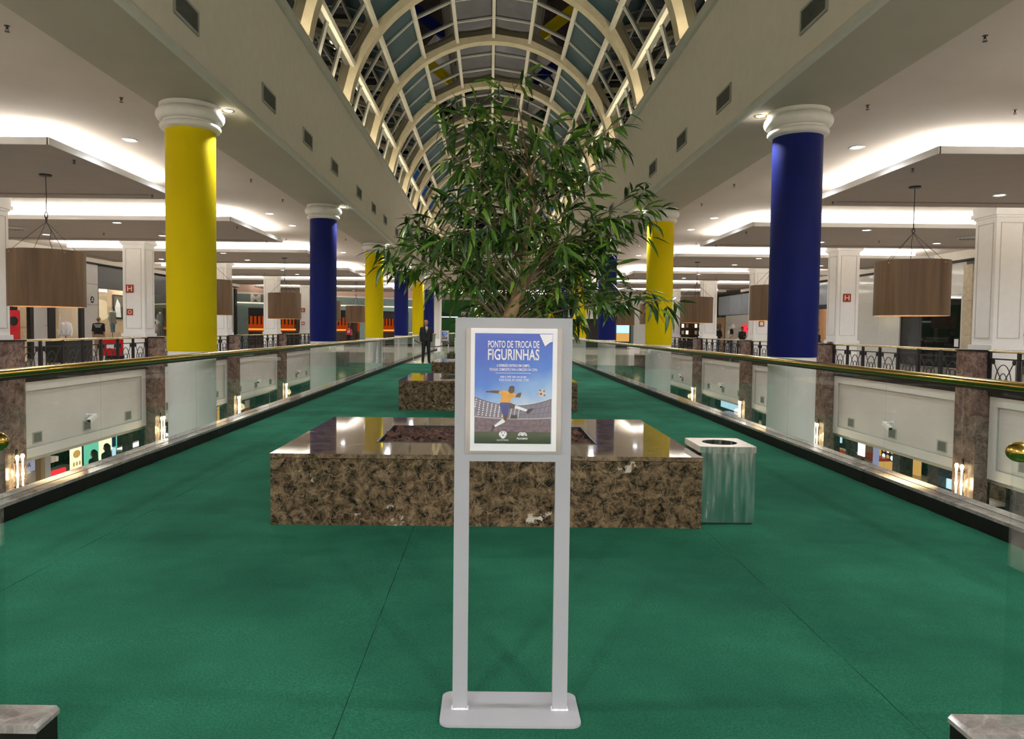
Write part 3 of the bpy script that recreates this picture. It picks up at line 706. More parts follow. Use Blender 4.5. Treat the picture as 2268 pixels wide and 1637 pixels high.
# ================================================================ poster stands
def pz(py): return 1.346 + (729.5 - py) / 640.0
def px(pxl): return (pxl - 1136.5) / 640.0
P('poster_grass', (0.035, 0.055, 0.018), 0.3, var=0.3, scale=30)
P('poster_stand_tier', (0.16, 0.10, 0.13), 0.3, var=0.45, scale=90)
P('poster_roof', (0.20, 0.17, 0.24), 0.3, var=0.12, scale=20)
P('poster_roof_line', (0.075, 0.06, 0.11), 0.3)
P('poster_rim', (0.55, 0.52, 0.58), 0.3, var=0.1)
P('ink_white', (0.90, 0.92, 0.96), 0.3, var=0.02)
P('ink_yellow', (0.82, 0.36, 0.010), 0.3, var=0.18, scale=40)
P('ink_blue', (0.012, 0.035, 0.26), 0.3, var=0.2, scale=40)
P('ink_skin', (0.075, 0.022, 0.012), 0.3, var=0.25, scale=60)
P('ink_black', (0.010, 0.009, 0.009), 0.3, var=0.2)
P('ink_ball', (0.70, 0.60, 0.56), 0.3, var=0.15, scale=60)
def art(a, b): return px(1020 + a / 9.63), pz(840 + b / 9.63)
def smooth_poly(pts, n=3):
    out = []; k = len(pts)
    for i in range(k):
        p0, p1, p2, p3 = pts[i - 1], pts[i], pts[(i + 1) % k], pts[(i + 2) % k]
        for q in range(n):
            t = q / n; t2, t3 = t * t, t * t * t
            out.append(tuple(0.5 * (2 * p1[c] + (p2[c] - p0[c]) * t + (2 * p0[c] - 5 * p1[c] + 4 * p2[c] - p3[c]) * t2 + (3 * p1[c] - p0[c] - 3 * p2[c] + p3[c]) * t3) for c in (0, 1)))
    return out
def make_stand(label, loc, scale=1.0, full=True):
    t = T('poster_stand', label, 'poster stand', loc, 0, 'poster stands')
    W = lambda mb, n, m, par=None, sm=False: mb.build(n, m, par or t, world=False, smooth=sm)
    # base plate with rounded corners
    w, d, r = 0.242, 0.115, 0.035; poly = []
    for cx, cy, a0 in ((w - r, -d + r, -90), (w - r, d - r, 0), (-w + r, d - r, 90), (-w + r, -d + r, 180)):
        for q in range(7): a = math.radians(a0 + 15 * q); poly.append((cx + r * math.cos(a), cy + r * math.sin(a)))
    W(MB().prism(poly, 'z', 0.0, 0.009), 'base_plate', 'stand_paint')
    for x in (-0.1755, 0.1755):
        lg = W(MB().box(x - 0.026, x + 0.026, -0.013, 0.013, 0.009, 0.892), 'leg', 'stand_paint')
        rn = random.Random(int(x * 1000)); mb = MB()
        for q in range(16):
            xx = x - 0.027 + 0.054 * q / 15; mb.ball((xx, -0.014, 0.011), 0.0028 + rn.random() * 0.0016, 5)
        for q in range(6):
            for sx in (-1, 1): mb.ball((x + sx * 0.0275, -0.013 + 0.004 * q, 0.011), 0.003, 5)
        W(mb, 'weld_bead', 'weld', lg)
    # header: welded frame of four members with a sheet behind
    z0, z1 = 0.889, 1.386; x1 = 0.2015; b = 0.036
    W(MB().box(-x1, x1, -0.014, 0.014, z1 - b, z1), 'frame_rail', 'stand_paint'); W(MB().box(-x1, x1, -0.014, 0.014, z0, z0 + b), 'frame_rail', 'stand_paint')
    for sx in (-1, 1): W(MB().box(sx * x1, sx * (x1 - b), -0.014, 0.014, z0 + b, z1 - b), 'frame_stile', 'stand_paint')
    W(MB().box(-x1 + b, x1 - b, -0.010, 0.010, z0 + b, z1 - b), 'back_sheet', 'stand_paint')
    # acrylic pocket
    ax0, ax1, az0, az1 = px(1031), px(1243), pz(1004), pz(726)
    pk = W(MB().box(ax0, ax1, -0.019, -0.0142, az0, az1), 'pocket', 'acrylic')
    # sheet: white paper, with the printed picture, its own layers of ink
    yp = -0.0205
    W(MB().box(px(1042), px(1232), yp, -0.0192, pz(998), pz(727)), 'paper_sheet', 'paper', pk)
    W(MB().box(px(1051), px(1222), yp - 0.0003, yp, pz(981.5), pz(738)), 'print', 'poster_sky', pk)
    if full:
        yi = [yp - 0.0004]
        def lay(): yi[0] -= 0.00012; return yi[0]
        def ink(poly, mat, name='print_shape'):
            y = lay(); mb = MB(); mb.add([(p[0], y, p[1]) for p in poly], [tuple(range(len(poly)))]); o = mb.build(name, mat, pk, world=False, fix=False); return o
        A = lambda pts: [art(*p) for p in pts]
        L_, R_ = 303, 1928
        def arc(ya, ym, yb, n=16): return [(L_ + (R_ - L_) * i / n, (1 - i / n) ** 2 * ya + 2 * (i / n) * (1 - i / n) * (2 * ym - (ya + yb) / 2) + (i / n) ** 2 * yb) for i in range(n + 1)]
        top = arc(360, 545, 395); bot = arc(785, 828, 800)
        ink(A(top + bot[::-1]), 'poster_roof')
        # roof grid
        y = lay(); mb = MB()
        for q in range(18):
            i = q / 17.0; xb = L_ + (R_ - L_) * i; xt = 1115 + (xb - 1115) * 0.72 if False else xb + (xb - 1115) * 0.18
            def yon(c, x): 
                x = min(max(x, L_), R_); f = (x - L_) / (R_ - L_) * 16; k = min(15, int(f)); return c[k][1] + (c[k + 1][1] - c[k][1]) * (f - k)
            xt = min(max(xt, L_ + 2), R_ - 2)
            p = [art(xb - 4, yon(bot, xb)), art(xb + 4, yon(bot, xb)), art(xt + 4, yon(top, xt)), art(xt - 4, yon(top, xt))]
            mb.add([(a, y, b_) for a, b_ in p], [(0, 1, 2, 3)])
        for f in (0.03, 0.35, 0.68):
            pts = [(top[i][0], top[i][1] + (bot[i][1] - top[i][1]) * f) for i in range(17)]
            for i in range(16):
                p = [art(pts[i][0], pts[i][1]), art(pts[i + 1][0], pts[i + 1][1]), art(pts[i + 1][0], pts[i + 1][1] + 9), art(pts[i][0], pts[i][1] + 9)]
                mb.add([(a, y, b_) for a, b_ in p], [(0, 1, 2, 3)])
        mb.build('print_lines', 'poster_roof_line', pk, world=False, fix=False)
        y = lay(); mb = MB()
        for q in range(13):
            for r_ in range(7):
                x = 335 + q * 84 - r_ * 6; f = (x - L_) / (R_ - L_)
                if x > 1280 or x < L_ + 10: continue
                tt = yon(top, x); bb = yon(bot, x); yy = tt + (bb - tt) * (0.12 + 0.125 * r_)
                sz = 16 if x < 900 else 11
                p = [art(x - sz, yy - 9), art(x + sz * .7, yy - 14), art(x + sz, yy + 8), art(x - sz * .7, yy + 12)]
                mb.add([(a, y, b_) for a, b_ in p], [(0, 1, 2, 3)])
        mb.build('print_dots', 'ink_white', pk, world=False, fix=False)
        ink(A(bot + [(R_, 1110), (L_, 1110)]), 'poster_stand_tier')
        rim = arc(778, 822, 796); ink(A(rim + [(x, y_ + 18) for x, y_ in rim[::-1]]), 'poster_rim')
        band = arc(965, 985, 945); ink(A(band + [(x, y_ + 14) for x, y_ in band[::-1]]), 'poster_roof_line')
        ink(A([(1070, 750), (1215, 752), (1215, 828), (1070, 826)]), 'ink_black')
        ink(A([(L_, 1108), (R_, 1108), (R_, 1362), (L_, 1362)]), 'poster_grass')
        # the kicking footballer
        ink(A(smooth_poly([(860, 240), (720, 228), (600, 240), (548, 240), (545, 275), (600, 272), (720, 285), (850, 292)])), 'ink_skin')
        ink(A(smooth_poly([(1120, 320), (1180, 318), (1230, 280), (1285, 268), (1288, 300), (1272, 360), (1240, 372), (1150, 362)])), 'ink_skin')
        ink(A(smooth_poly([(1040, 490), (1110, 510), (1190, 545), (1165, 598), (1060, 612), (1000, 605)])), 'ink_skin')
        ink(A(smooth_poly([(915, 720), (1000, 715), (1003, 800), (985, 850), (935, 890), (915, 850), (920, 790)])), 'ink_skin')
        ink(A(smooth_poly([(1010, 235), (1035, 190), (1080, 170), (1140, 185), (1145, 235), (1120, 270), (1075, 295), (1030, 290)])), 'ink_skin')
        ink(A(smooth_poly([(1032, 225), (1032, 160), (1060, 130), (1105, 126), (1142, 150), (1138, 185), (1085, 178), (1058, 200), (1050, 235)])), 'ink_black')
        ink(A(smooth_poly([(822, 245), (900, 232), (1005, 235), (1045, 285), (1100, 285), (1150, 280), (1185, 320), (1150, 365), (1100, 370), (1060, 440), (1035, 495), (850, 485), (875, 390), (870, 310), (815, 300)], 2)), 'ink_yellow')
        ink(A(smooth_poly([(850, 485), (1035, 488), (1055, 530), (1030, 620), (1012, 730), (905, 750), (870, 640), (840, 550)], 2)), 'ink_blue')
        ink(A([(1165, 545), (1185, 545), (1428, 630), (1415, 675), (1395, 672), (1150, 600)]), 'ink_white')
        ink(A([(900, 828), (955, 880), (945, 905), (745, 1010), (722, 975)]), 'ink_white')
        ink(A(smooth_poly([(1420, 640), (1450, 615), (1520, 605), (1550, 598), (1545, 625), (1490, 680), (1440, 720), (1400, 700), (1398, 675)], 2)), 'ink_black')
        ink(A(smooth_poly([(680, 960), (725, 985), (745, 1015), (705, 1060), (690, 1115), (668, 1110), (665, 1050), (675, 1000)], 2)), 'ink_black')
        ink([art(1725 + 88 * math.cos(2 * PI * q / 24), 272 + 82 * math.sin(2 * PI * q / 24)) for q in range(24)], 'ink_ball')
        for cx_, cy_, rr in ((1708, 297, 26), (1690, 215, 20), (1772, 232, 20), (1780, 320, 22), (1650, 290, 12)):
            ink([art(cx_ + rr * math.cos(2 * PI * q / 5 + .3), cy_ + rr * math.sin(2 * PI * q / 5 + .3)) for q in range(5)], 'ink_black')
        # logos
        ink([art(*p) for p in smooth_poly([(910, 1095), (960, 1102), (992, 1135), (985, 1190), (955, 1230), (908, 1258), (865, 1225), (832, 1190), (825, 1140), (860, 1105)], 2)], 'ink_white')
        for cx_, cy_, rr in ((912, 1178, 17), (882, 1125, 15), (945, 1130, 13), (860, 1200, 10), (965, 1195, 10)):
            ink([art(cx_ + rr * math.cos(2 * PI * q / 5), cy_ + rr * math.sin(2 * PI * q / 5)) for q in range(5)], 'ink_black')
        for sx in (-1, 1):
            for ro, ri in ((92, 70), (58, 36)):
                c0 = (1325 + sx * 32, 1190); pts = [(c0[0] + ro * .72 * math.cos(PI * q / 10) , c0[1] - ro * math.sin(PI * q / 10) * .85) for q in range(11)] + [(c0[0] + ri * .72 * math.cos(PI * q / 10), c0[1] - ri * math.sin(PI * q / 10) * .85) for q in range(10, -1, -1)]
                ink(A(pts), 'ink_white')
        def tx(s_, xa, xb, ya, yb, crop='a'):
            if crop == 'a': X0, X1, Z1, Z0 = px(1020 + xa / 9.86), px(1020 + xb / 9.86), pz(720 + ya / 9.86), pz(720 + yb / 9.86)
            else: (X0, Z1), (X1, Z0) = art(xa, ya), art(xb, yb)
            text(s_, 'ink_white', pk, ((X0 + X1) / 2, yi[0] - 0.0003, (Z0 + Z1) / 2), 'F', X1 - X0, Z1 - Z0, world=False, bold=0.016)
        tx('PONTO DE TROCA DE', 590, 1700, 335, 490); tx('FIGURINHAS', 590, 1700, 513, 757)
        tx('A DIVERSÃO ENTROU EM CAMPO,', 780, 1500, 830, 912); tx('TROQUE, COMPLETE E VIVA A EMOÇÃO DA COPA.', 620, 1670, 918, 1000)
        tx('10/06 A 19/07, DAS 12H ÀS 20H', 860, 1425, 1085, 1150); tx('TODOS OS DIAS, NO LOUNGE - 2º PISO', 825, 1480, 1160, 1220)
        tx('ALLYFUTEBOL', 780, 1035, 1268, 1298, 'b'); tx('PRAIAMAR', 1205, 1437, 1225, 1268, 'b')
        p0 = (px(1020 + 755 / 9.86), pz(720 + 1032 / 9.86)); p1 = (px(1020 + 1525 / 9.86), pz(720 + 1042 / 9.86))
        ink([(p0[0], p1[1]), (p1[0], p1[1]), (p1[0], p0[1]), (p0[0], p0[1])], 'ink_white')
        # curled corner of the sheet
        cv = [(1700, 190), (1985, 190), (1985, 350), (1935, 360), (1880, 400), (1820, 450), (1765, 330)]
        y = yi[0] - 0.0012; mb = MB(); mb.add([(px(1020 + a / 9.86), y - 0.002 * (k in (3, 4, 5)), pz(720 + b_ / 9.86)) for k, (a, b_) in enumerate(cv)], [tuple(range(7))])
        mb.build('curled_corner', 'paper', pk, world=False, fix=False)
        W(MB().box(px(1033), px(1241), yi[0] - 0.0060, yi[0] - 0.0045, az0 + 0.004, az1 - 0.004), 'clear_front', 'clear_sleeve', pk)
    t.scale = (scale,) * 3
    return t
make_stand('tall grey metal stand holding the football sticker poster in front', (0.045, 2.50, 0.0))
make_stand('small distant grey poster stand beyond the carpet near the guard', (-2.02, 32.2, -0.012), 0.93)

# ================================================================ rope barrier beyond the carpet
def stanchion(label, x, y):
    t = T('barrier_post', label, 'barrier post', (x, y, -0.012), 0, 'rope barrier posts')
    MB().lathe([(0.15, 0.0), (0.15, 0.012), (0.05, 0.03), (0.025, 0.05), (0.025, 0.9), (0.04, 0.92), (0.035, 0.96), (0.0001, 0.975)], n=20).build('post', 'steel', t, True, world=False)
stanchion('steel post at the end of the rope barrier behind the guard', -3.15, 29.6)
stanchion('steel post of the rope barrier beside the small poster stand', -1.55, 32.0)
mb = MB(); pts = []
for q in range(21):
    f = q / 20; pts.append((-3.15 + 1.6 * f, 29.6 + 2.4 * f, 0.90 - 0.32 * 4 * f * (1 - f)))
tag(mb.tube(pts, 0.022, 8).build('barrier_rope', 'black', None, True), 'black rope sagging between two steel posts behind the guard', 'rope')
# ================================================================ square columns, marble piers, galleries
def sq_col_mesh(s):
    # local origin at the column's front inner corner foot
    pass
h_txt = {}
for s in (-1, 1):
    for k in range(1, 6):
        y = yk(k); a, b = y - 0.37, y + 0.37; xa, xb = 11.92, 12.66
        t = T('square_column', 'white panelled square column on a marble pier, %s from the camera in the %s gallery' % (ORD[k - 1], SIDE[s]), 'column', (s * 12.29, y, 0.97), 0, 'square gallery columns')
        MB().box(s * xa, s * xb, a, b, 0.0, ZC).build('shaft', 'white_paint', t)
        MB().box(s * (xa - .05), s * (xb + .05), a - .05, b + .05, 0.97, 1.09).build('base_block', 'white_paint', t)
        mb = MB().box(s * (xa - .03), s * (xb + .03), a - .03, b + .03, 4.12, 4.17).box(s * (xa - .08), s * (xb + .08), a - .08, b + .08, 4.17, 4.26).box(s * (xa - .05), s * (xb + .05), a - .05, b + .05, 4.26, ZC)
        mb.build('cornice', 'white_paint', t)
        # raised panel beads on the front and the inner face
        z0, z1, w, e = 1.25, 4.0, 0.018, 0.012
        mb = MB()
        for (x0, x1) in ((xa + .10, xb - .10),):
            mb.box(s * x0, s * x1, a - e, a, z0, z0 + w).box(s * x0, s * x1, a - e, a, z1 - w, z1).box(s * x0, s * (x0 + w), a - e, a, z0 + w, z1 - w).box(s * (x1 - w), s * x1, a - e, a, z0 + w, z1 - w)
        mb.build('panel_bead', 'moulding', t)
        mb = MB(); q0, q1 = a + .10, b - .10; xf = s * xa
        mb.box(xf - s * e, xf, q0, q1, z0, z0 + w).box(xf - s * e, xf, q0, q1, z1 - w, z1).box(xf - s * e, xf, q0, q0 + w, z0 + w, z1 - w).box(xf - s * e, xf, q1 - w, q1, z0 + w, z1 - w)
        mb.build('panel_bead', 'moulding', t)
        # marble pier of stacked blocks in front of it, down to the lower floor
        t2 = T('marble_pier', 'tall rose marble pier under the %s square column of the %s gallery' % (ORD[k - 1], SIDE[s]), 'pier', (s * 11.86, y, ZL), 0, 'marble piers')
        zs = [ZL, -3.5, -2.62, -1.74, -0.86, 0.02, 0.935]
        for q in range(6):
            MB().box(s * 11.58, s * 11.915, y - 0.40, y - 0.002, zs[q] + 0.002, zs[q + 1] - 0.002).build('marble_block', 'rose_marble', t2)
            MB().box(s * 11.58, s * 11.915, y + 0.002, y + 0.40, zs[q] + 0.002, zs[q + 1] - 0.002).build('marble_block', 'rose_marble', t2)
        MB().box(s * 11.55, s * 11.868, y - 0.43, y + 0.43, 0.935, 0.968).build('cap_stone', 'curb_dark', t2)
# signs on the columns
def wall_sign(label, x, y, z, w, ch):
    t = T('fire_sign', label, 'sign', (x, y, z), 0, 'red fire signs')
    MB().box(-w / 2, w / 2, -0.006, 0.0, -w / 2, w / 2).build('board', 'sign_red', t, world=False)
    text(ch, 'sign_cream', t, (0, -0.0085, 0), 'F', w * .62, w * .66, world=False)
FY = 0.37 + 0.013
wall_sign('red square hydrant sign with letter H on the second left square column', -12.42, yk(2) - FY, 2.62, 0.27, 'H')
wall_sign('small red alarm sign below the letter H on the second left square column', -12.42, yk(2) - FY, 1.82, 0.21, 'O')
wall_sign('red square hydrant sign with letter H on the second right square column', 12.25, yk(2) - FY, 2.55, 0.27, 'H')
wall_sign('red sign with letter E on the farthest left square column', -12.45, yk(5) - FY, 2.50, 0.27, 'E')
wall_sign('small red alarm sign below the letter E on the farthest left square column', -12.45, yk(5) - FY, 1.62, 0.21, '1')
wall_sign('red sign with letter E on the farthest right square column', 12.20, yk(5) - FY, 2.50, 0.27, 'E')
wall_sign('small red alarm sign below the letter E on the farthest right square column', 12.20, yk(5) - FY, 1.62, 0.21, '1')
wall_sign('small red alarm sign on the third right square column', 12.25, yk(3) - FY, 1.72, 0.24, '1')
tag(MB().tube([(11.80, yk(2) - .35 + q * .03, 0.99) for q in range(12)], [0.035, .05, .045, .05, .04, .05, .05, .045, .05, .05, .04, .03], 8).build('rolled_cloth', 'rose_marble', None, True), 'dark rolled cloth left on the second right marble pier', 'cloth')

# ---------------------------------------------------------------- ornamental railings
def ornament():
    mb = MB(); n = 18; r = 0.011
    # big arch, inner arch, hub, spokes with leaf tips   (local: y along the rail, z up, centred, foot z=0)
    mb.tube([(0, 0.27 * math.cos(PI * q / n), 0.10 + 0.50 * math.sin(PI * q / n)) for q in range(n + 1)], r, 6)
    mb.tube([(0, 0.15 * math.cos(PI * q / n), 0.10 + 0.30 * math.sin(PI * q / n)) for q in range(n + 1)], r, 6)
    for sgn in (-1, 1):
        mb.tube([(0, 0, 0.16), (0, sgn * 0.20, 0.45), (0, sgn * 0.31, 0.63)], r, 6)
        mb.ball((0, sgn * 0.335, 0.665), 0.06, 8, 0, (0.5, 0.85, 1.1))
        mb.tube([(0, sgn * 0.40, 0.0), (0, sgn * 0.40, 0.74)], 0.008, 6)
        mb.tube([(0, sgn * 0.27, 0.10), (0, sgn * 0.27, 0.0)], r, 6)
        mb.tube([(0, sgn * 0.02, 0.16), (0, sgn * 0.16, 0.03)], r, 6)
    return mb.mesh('ornament', ['iron'], True)
orn = ornament()
hub = MB().ball((0, 0, 0.17), 0.045, 8, 0, (0.6, 1, 1)).mesh('rosette', ['brass'], True)
postm = MB().box(-0.03, 0.03, -0.035, 0.035, 0.0, 0.93).mesh('post', ['iron'])
for s in (-1, 1):
    for k in range(0, 5):
        a, b = yk(k) + 0.42, yk(k + 1) - 0.42; xr = s * 11.82
        t = T('iron_railing', 'black iron railing with brass rail, %s from the camera along the %s gallery' % (ORD[k], SIDE[s]), 'railing', (xr, a, 0.0), 0, 'ornamental iron railings')
        n = 7; st = (b - a) / n
        MB().tube([(xr, a, 0.945), (xr, b, 0.945)], 0.034, 12).build('top_rail', 'brass_pale', t, True)
        MB().box(xr - 0.018, xr + 0.018, a, b, 0.755, 0.785).build('mid_rail', 'iron', t)
        MB().box(xr - 0.018, xr + 0.018, a, b, 0.04, 0.07).build('bottom_rail', 'iron', t)
        for q in range(n + 1):
            place(postm, 'post', t, (0, min(max(q * st, 0.035), b - a - 0.035), 0))
        for q in range(n):
            o = place(orn, 'ornament', t, (0, (q + .5) * st, 0.04))
            place(hub, 'rosette', o)
        # fascia below: white framed panel with ribbed field, vents, camera
        t2 = T('fascia_panel', 'white ribbed fascia panel with three vents below the %s railing of the %s gallery' % (ORD[k], SIDE[s]), 'fascia', (s * 11.95, a, -2.1), 0, 'white fascia panels')
        X = lambda v: s * v
        MB().box(X(11.94), X(12.12), a, b, -2.10, -0.12).build('field', 'ribbed_white', t2)
        w = 0.24
        for (y0, y1, z0, z1) in ((a, b, -2.10, -2.10 + w), (a, b, -0.12 - w, -0.12), (a, a + w, -2.10 + w, -0.12 - w), (b - w, b, -2.10 + w, -0.12 - w)):
            MB().box(X(11.88), X(11.94), y0, y1, z0, z1).build('border', 'fascia_white', t2)
        g = 0.022
        for (y0, y1, z0, z1) in ((a + w, b - w, -2.10 + w, -2.10 + w + g), (a + w, b - w, -0.12 - w - g, -0.12 - w), (a + w, a + w + g, -2.10 + w + g, -0.12 - w - g), (b - w - g, b - w, -2.10 + w + g, -0.12 - w - g)):
            MB().box(X(11.91), X(11.94), y0, y1, z0, z1).build('border_bead', 'vent_frame', t2)
        MB().box(X(11.84), X(11.95), a, b, -0.125, 0.012).build('slab_edge', 'curb_dark', t2)
        for i, dy in enumerate((1.4, 3.75, 6.2)):
            y = yk(k) + dy; t3 = T('air_vent', '%s vent in the white fascia below the %s %s railing' % (ORD[i], ORD[k], SIDE[s]), 'vent', (X(11.94), y, -1.62), 0, 'fascia vents')
            MB().box(-0.02, 0.02, -0.20, 0.20, -0.15, -0.12).box(-0.02, 0.02, -0.20, 0.20, 0.12, 0.15).box(-0.02, 0.02, -0.20, -0.17, -0.12, 0.12).box(-0.02, 0.02, 0.17, 0.20, -0.12, 0.12).build('frame', 'vent_frame', t3, world=False)
            mb = MB().box(-0.004, 0.004, -0.17, 0.17, -0.12, 0.12)
            for q in range(7): mb.box(-0.012, 0.012, -0.17, 0.17, -0.105 + q * 0.035, -0.098 + q * 0.035)
            mb.build('grille', 'grille', t3, world=False)
        # security camera
        y = yk(k) + 3.72; t3 = T('security_camera', 'white box camera on the fascia below the %s railing of the %s gallery' % (ORD[k], SIDE[s]), 'camera', (X(11.94), y, -1.30), 0, 'security cameras')
        MB().box(-s * 0.0, -s * 0.03, -0.05, 0.05, -0.06, 0.06).build('wall_plate', 'white_paint', t3, world=False)
        MB().tube([(-s * 0.02, 0, 0), (-s * 0.16, 0, 0.02), (-s * 0.20, 0.0, -0.02)], 0.022, 8).build('arm', 'white_paint', t3, True, world=False)
        R = Euler((0.35 , 0, 0)).to_matrix(); mb = MB().box(-0.06, 0.06, -0.22, 0.16, -0.055, 0.055); mb.v = [tuple(R @ Vector(v) + Vector((-s * 0.20, 0, -0.08))) for v in mb.v]; mb.build('housing', 'white_paint', t3, world=False)
        mb = MB().box(-0.045, 0.045, -0.235, -0.215, -0.04, 0.04); mb.v = [tuple(R @ Vector(v) + Vector((-s * 0.20, 0, -0.08))) for v in mb.v]; mb.build('lens_window', 'black', t3, world=False)
    # sconces on the piers
    for k in range(1, 6):
        t3 = T('wall_sconce', 'glowing twin tube wall lamp on the %s marble pier of the %s gallery' % (ORD[k - 1], SIDE[s]), 'wall lamp', (s * 11.58, yk(k), -2.32), 0, 'wall sconces')
        MB().box(-s * 0.0, -s * 0.025, -0.03, 0.03, -0.62, 0.62).build('back_bar', 'iron', t3, world=False)
        for dy in (-0.10, 0.10):
            pr = [(0.0001, -0.50), (0.030, -0.49), (0.050, -0.44), (0.028, -0.36), (0.018, -0.20), (0.026, -0.06), (0.04, 0.0), (0.026, 0.06), (0.018, 0.20), (0.028, 0.36), (0.050, 0.44), (0.030, 0.49), (0.0001, 0.50)]
            MB().lathe(pr, (-s * 0.09, dy, 0), 12, cap=False).build('glass_tube', 'sconce_glow', t3, True, world=False)
        for z in (-0.3, 0.3): MB().box(0, -s * 0.09, -0.085, 0.085, z - 0.01, z + 0.01).build('bracket', 'iron', t3, world=False)
        l = bpy.data.lights.new('bulb', 'POINT'); l.energy = 18; l.color = (1, .75, .4); l.shadow_soft_size = 0.15
        o = bpy.data.objects.new('bulb', l); COL.objects.link(o); o.parent = t3; o.location = (-s * 0.22, 0, 0)

# ================================================================ drum pendant lamps
def pendant(label, x, y):
    t = T('pendant_lamp', label, 'pendant lamp', (x, y, 4.105), 0, 'wooden drum pendants over the voids')
    W = lambda mb, n, m, sm=True, par=None: mb.build(n, m, par or t, smooth=sm, world=False)
    W(MB().lathe([(0.0001, 0.0), (0.105, 0.0), (0.105, -0.022), (0.09, -0.034), (0.0001, -0.034)], n=24, cap=False), 'ceiling_rose', 'dark_metal')
    zt, zb = 2.70 - 4.105, 1.68 - 4.105; R = 0.635; zr = zt + 0.60
    W(MB().tube([(0, 0, -0.03), (0.008, 0, (zr - 0.03) / 2), (0, 0, zr + 0.12)], 0.007, 6), 'cable', 'dark_metal')
    mb = MB().tube([(0.028 * math.cos(2 * PI * q / 12), 0, zr + 0.06 + 0.062 * math.sin(2 * PI * q / 12)) for q in range(12)], 0.008, 6, closed=True)
    mb.tube([(0, 0.022 * math.cos(2 * PI * q / 12), zr - 0.02 + 0.05 * math.sin(2 * PI * q / 12)) for q in range(12)], 0.008, 6, closed=True)
    W(mb, 'hook', 'dark_metal')
    for q in range(4):
        a = PI / 4 + q * PI / 2 + 0.2; W(MB().tube([(0, 0, zr - 0.06), (R * .99 * math.cos(a), R * .99 * math.sin(a), zt - 0.04)], 0.0045, 5), 'wire', 'dark_metal')
    # flexible supply cord
    W(MB().tube([(0, 0, zr - 0.05), (0.07, 0.03, zr - 0.22), (0.04, 0.02, zr - 0.4), (0.1, 0.04, zt - 0.02)], 0.006, 5), 'cord', 'dark_metal')
    sh = W(MB().lathe([(R, zb), (R, zt), (R - 0.012, zt), (R - 0.012, zb)], n=72, cap=False).add([], []), 'shade', 'wood')
    n = 72; mb = MB(); mb.lathe([(R - 0.012, zb), (R, zb)], n=n, cap=False); mb.lathe([(R - 0.012, zt), (R, zt)], n=n, cap=False); W(mb, 'edge_band', 'wood', False, sh)
    W(MB().lathe([(0.0001, zb + 0.10), (R - 0.013, zb + 0.10), (R - 0.013, zb + 0.115), (0.0001, zb + 0.115)], n=48, cap=False), 'diffuser', 'lamp_glow')
    W(MB().lathe([(0.0001, zt - 0.14), (R - 0.013, zt - 0.14), (R - 0.013, zt - 0.125), (0.0001, zt - 0.125)], n=48, cap=False), 'top_disc', 'white_paint')
    for q in range(4):
        a = PI / 4 + q * PI / 2 + 0.2; W(MB().ball((R * 1.0 * math.cos(a), R * 1.0 * math.sin(a), zt - 0.05), 0.014, 6), 'rivet', 'brass_pale')
    return t
pd0 = None
for s in (-1, 1):
    for j in range(5):
        lab = 'large wooden drum pendant, %s from the camera in the %s row' % (ORD[j], SIDE[s])
        X_, Y_ = (8.22 if (s < 0 or j) else 7.93), (13.4 if (s < 0 or j) else 13.7) + G * j
        if pd0 is None: pd0 = pendant(lab, s * X_, Y_)
        else: dup(pd0, (s * X_, Y_, 4.105), rotz=0.35 * j + s, label=lab)

# ================================================================ sprinklers, round diffusers
sp = MB().lathe([(0.045, 0.0), (0.045, -0.008), (0.016, -0.012), (0.014, -0.055), (0.0001, -0.055)], n=12)
sp.tube([(0.018, 0, -0.03), (0.022, 0, -0.07), (0.004, 0, -0.095)], 0.005, 5).tube([(-0.018, 0, -0.03), (-0.022, 0, -0.07), (-0.004, 0, -0.095)], 0.005, 5)
sp.lathe([(0.0001, -0.094), (0.04, -0.094), (0.04, -0.101), (0.0001, -0.101)], n=12, cap=False)
spm = sp.mesh('sprinkler_head', ['dark_metal'], True)
SPK = []
for s in (-1, 1):
    q = 0
    for j in range(-1, 4):
        for (x, y, z) in ((5.12, 10.05, ZC), (7.25, 10.2, ZC), (6.95, 12.1, 4.08), (11.6, 14.0, 4.105), (7.1, 15.2, 4.08), (5.12, 15.45, ZC)):
            if y + G * j < 7: continue
            o = place(spm, 'sprinkler_head', None, (s * x, y + G * j, z), None, (0.62, 0.62, 0.62)); tag(o, 'small dark sprinkler head under the %s ceiling, %s counted from the camera' % (SIDE[s], (ORD + ['twenty first', 'twenty second', 'twenty third', 'twenty fourth', 'twenty fifth', 'twenty sixth', 'twenty seventh'])[q]), 'sprinkler', 'ceiling sprinklers'); q += 1
dfm = MB()
for r in (0.42, 0.33, 0.24, 0.15): dfm.lathe([(r, 0.0), (r, -0.02), (r - 0.05, -0.045), (r - 0.05, -0.03)], n=32, cap=False)
dfm.lathe([(0.0001, -0.03), (0.10, -0.03), (0.10, 0), (0.0001, 0)], n=20, cap=False)
dfm = dfm.mesh('ceiling_diffuser', ['vent_frame'], True)
for s in (-1, 1):
    for j in (1, 2): tag(place(dfm, 'ceiling_diffuser', None, (s * 13.7, 12.9 + G * j, 4.105)), 'round air diffuser under the %s dropped panel of the %s gallery' % (ORD[j], SIDE[s]), 'diffuser', 'round air diffusers')
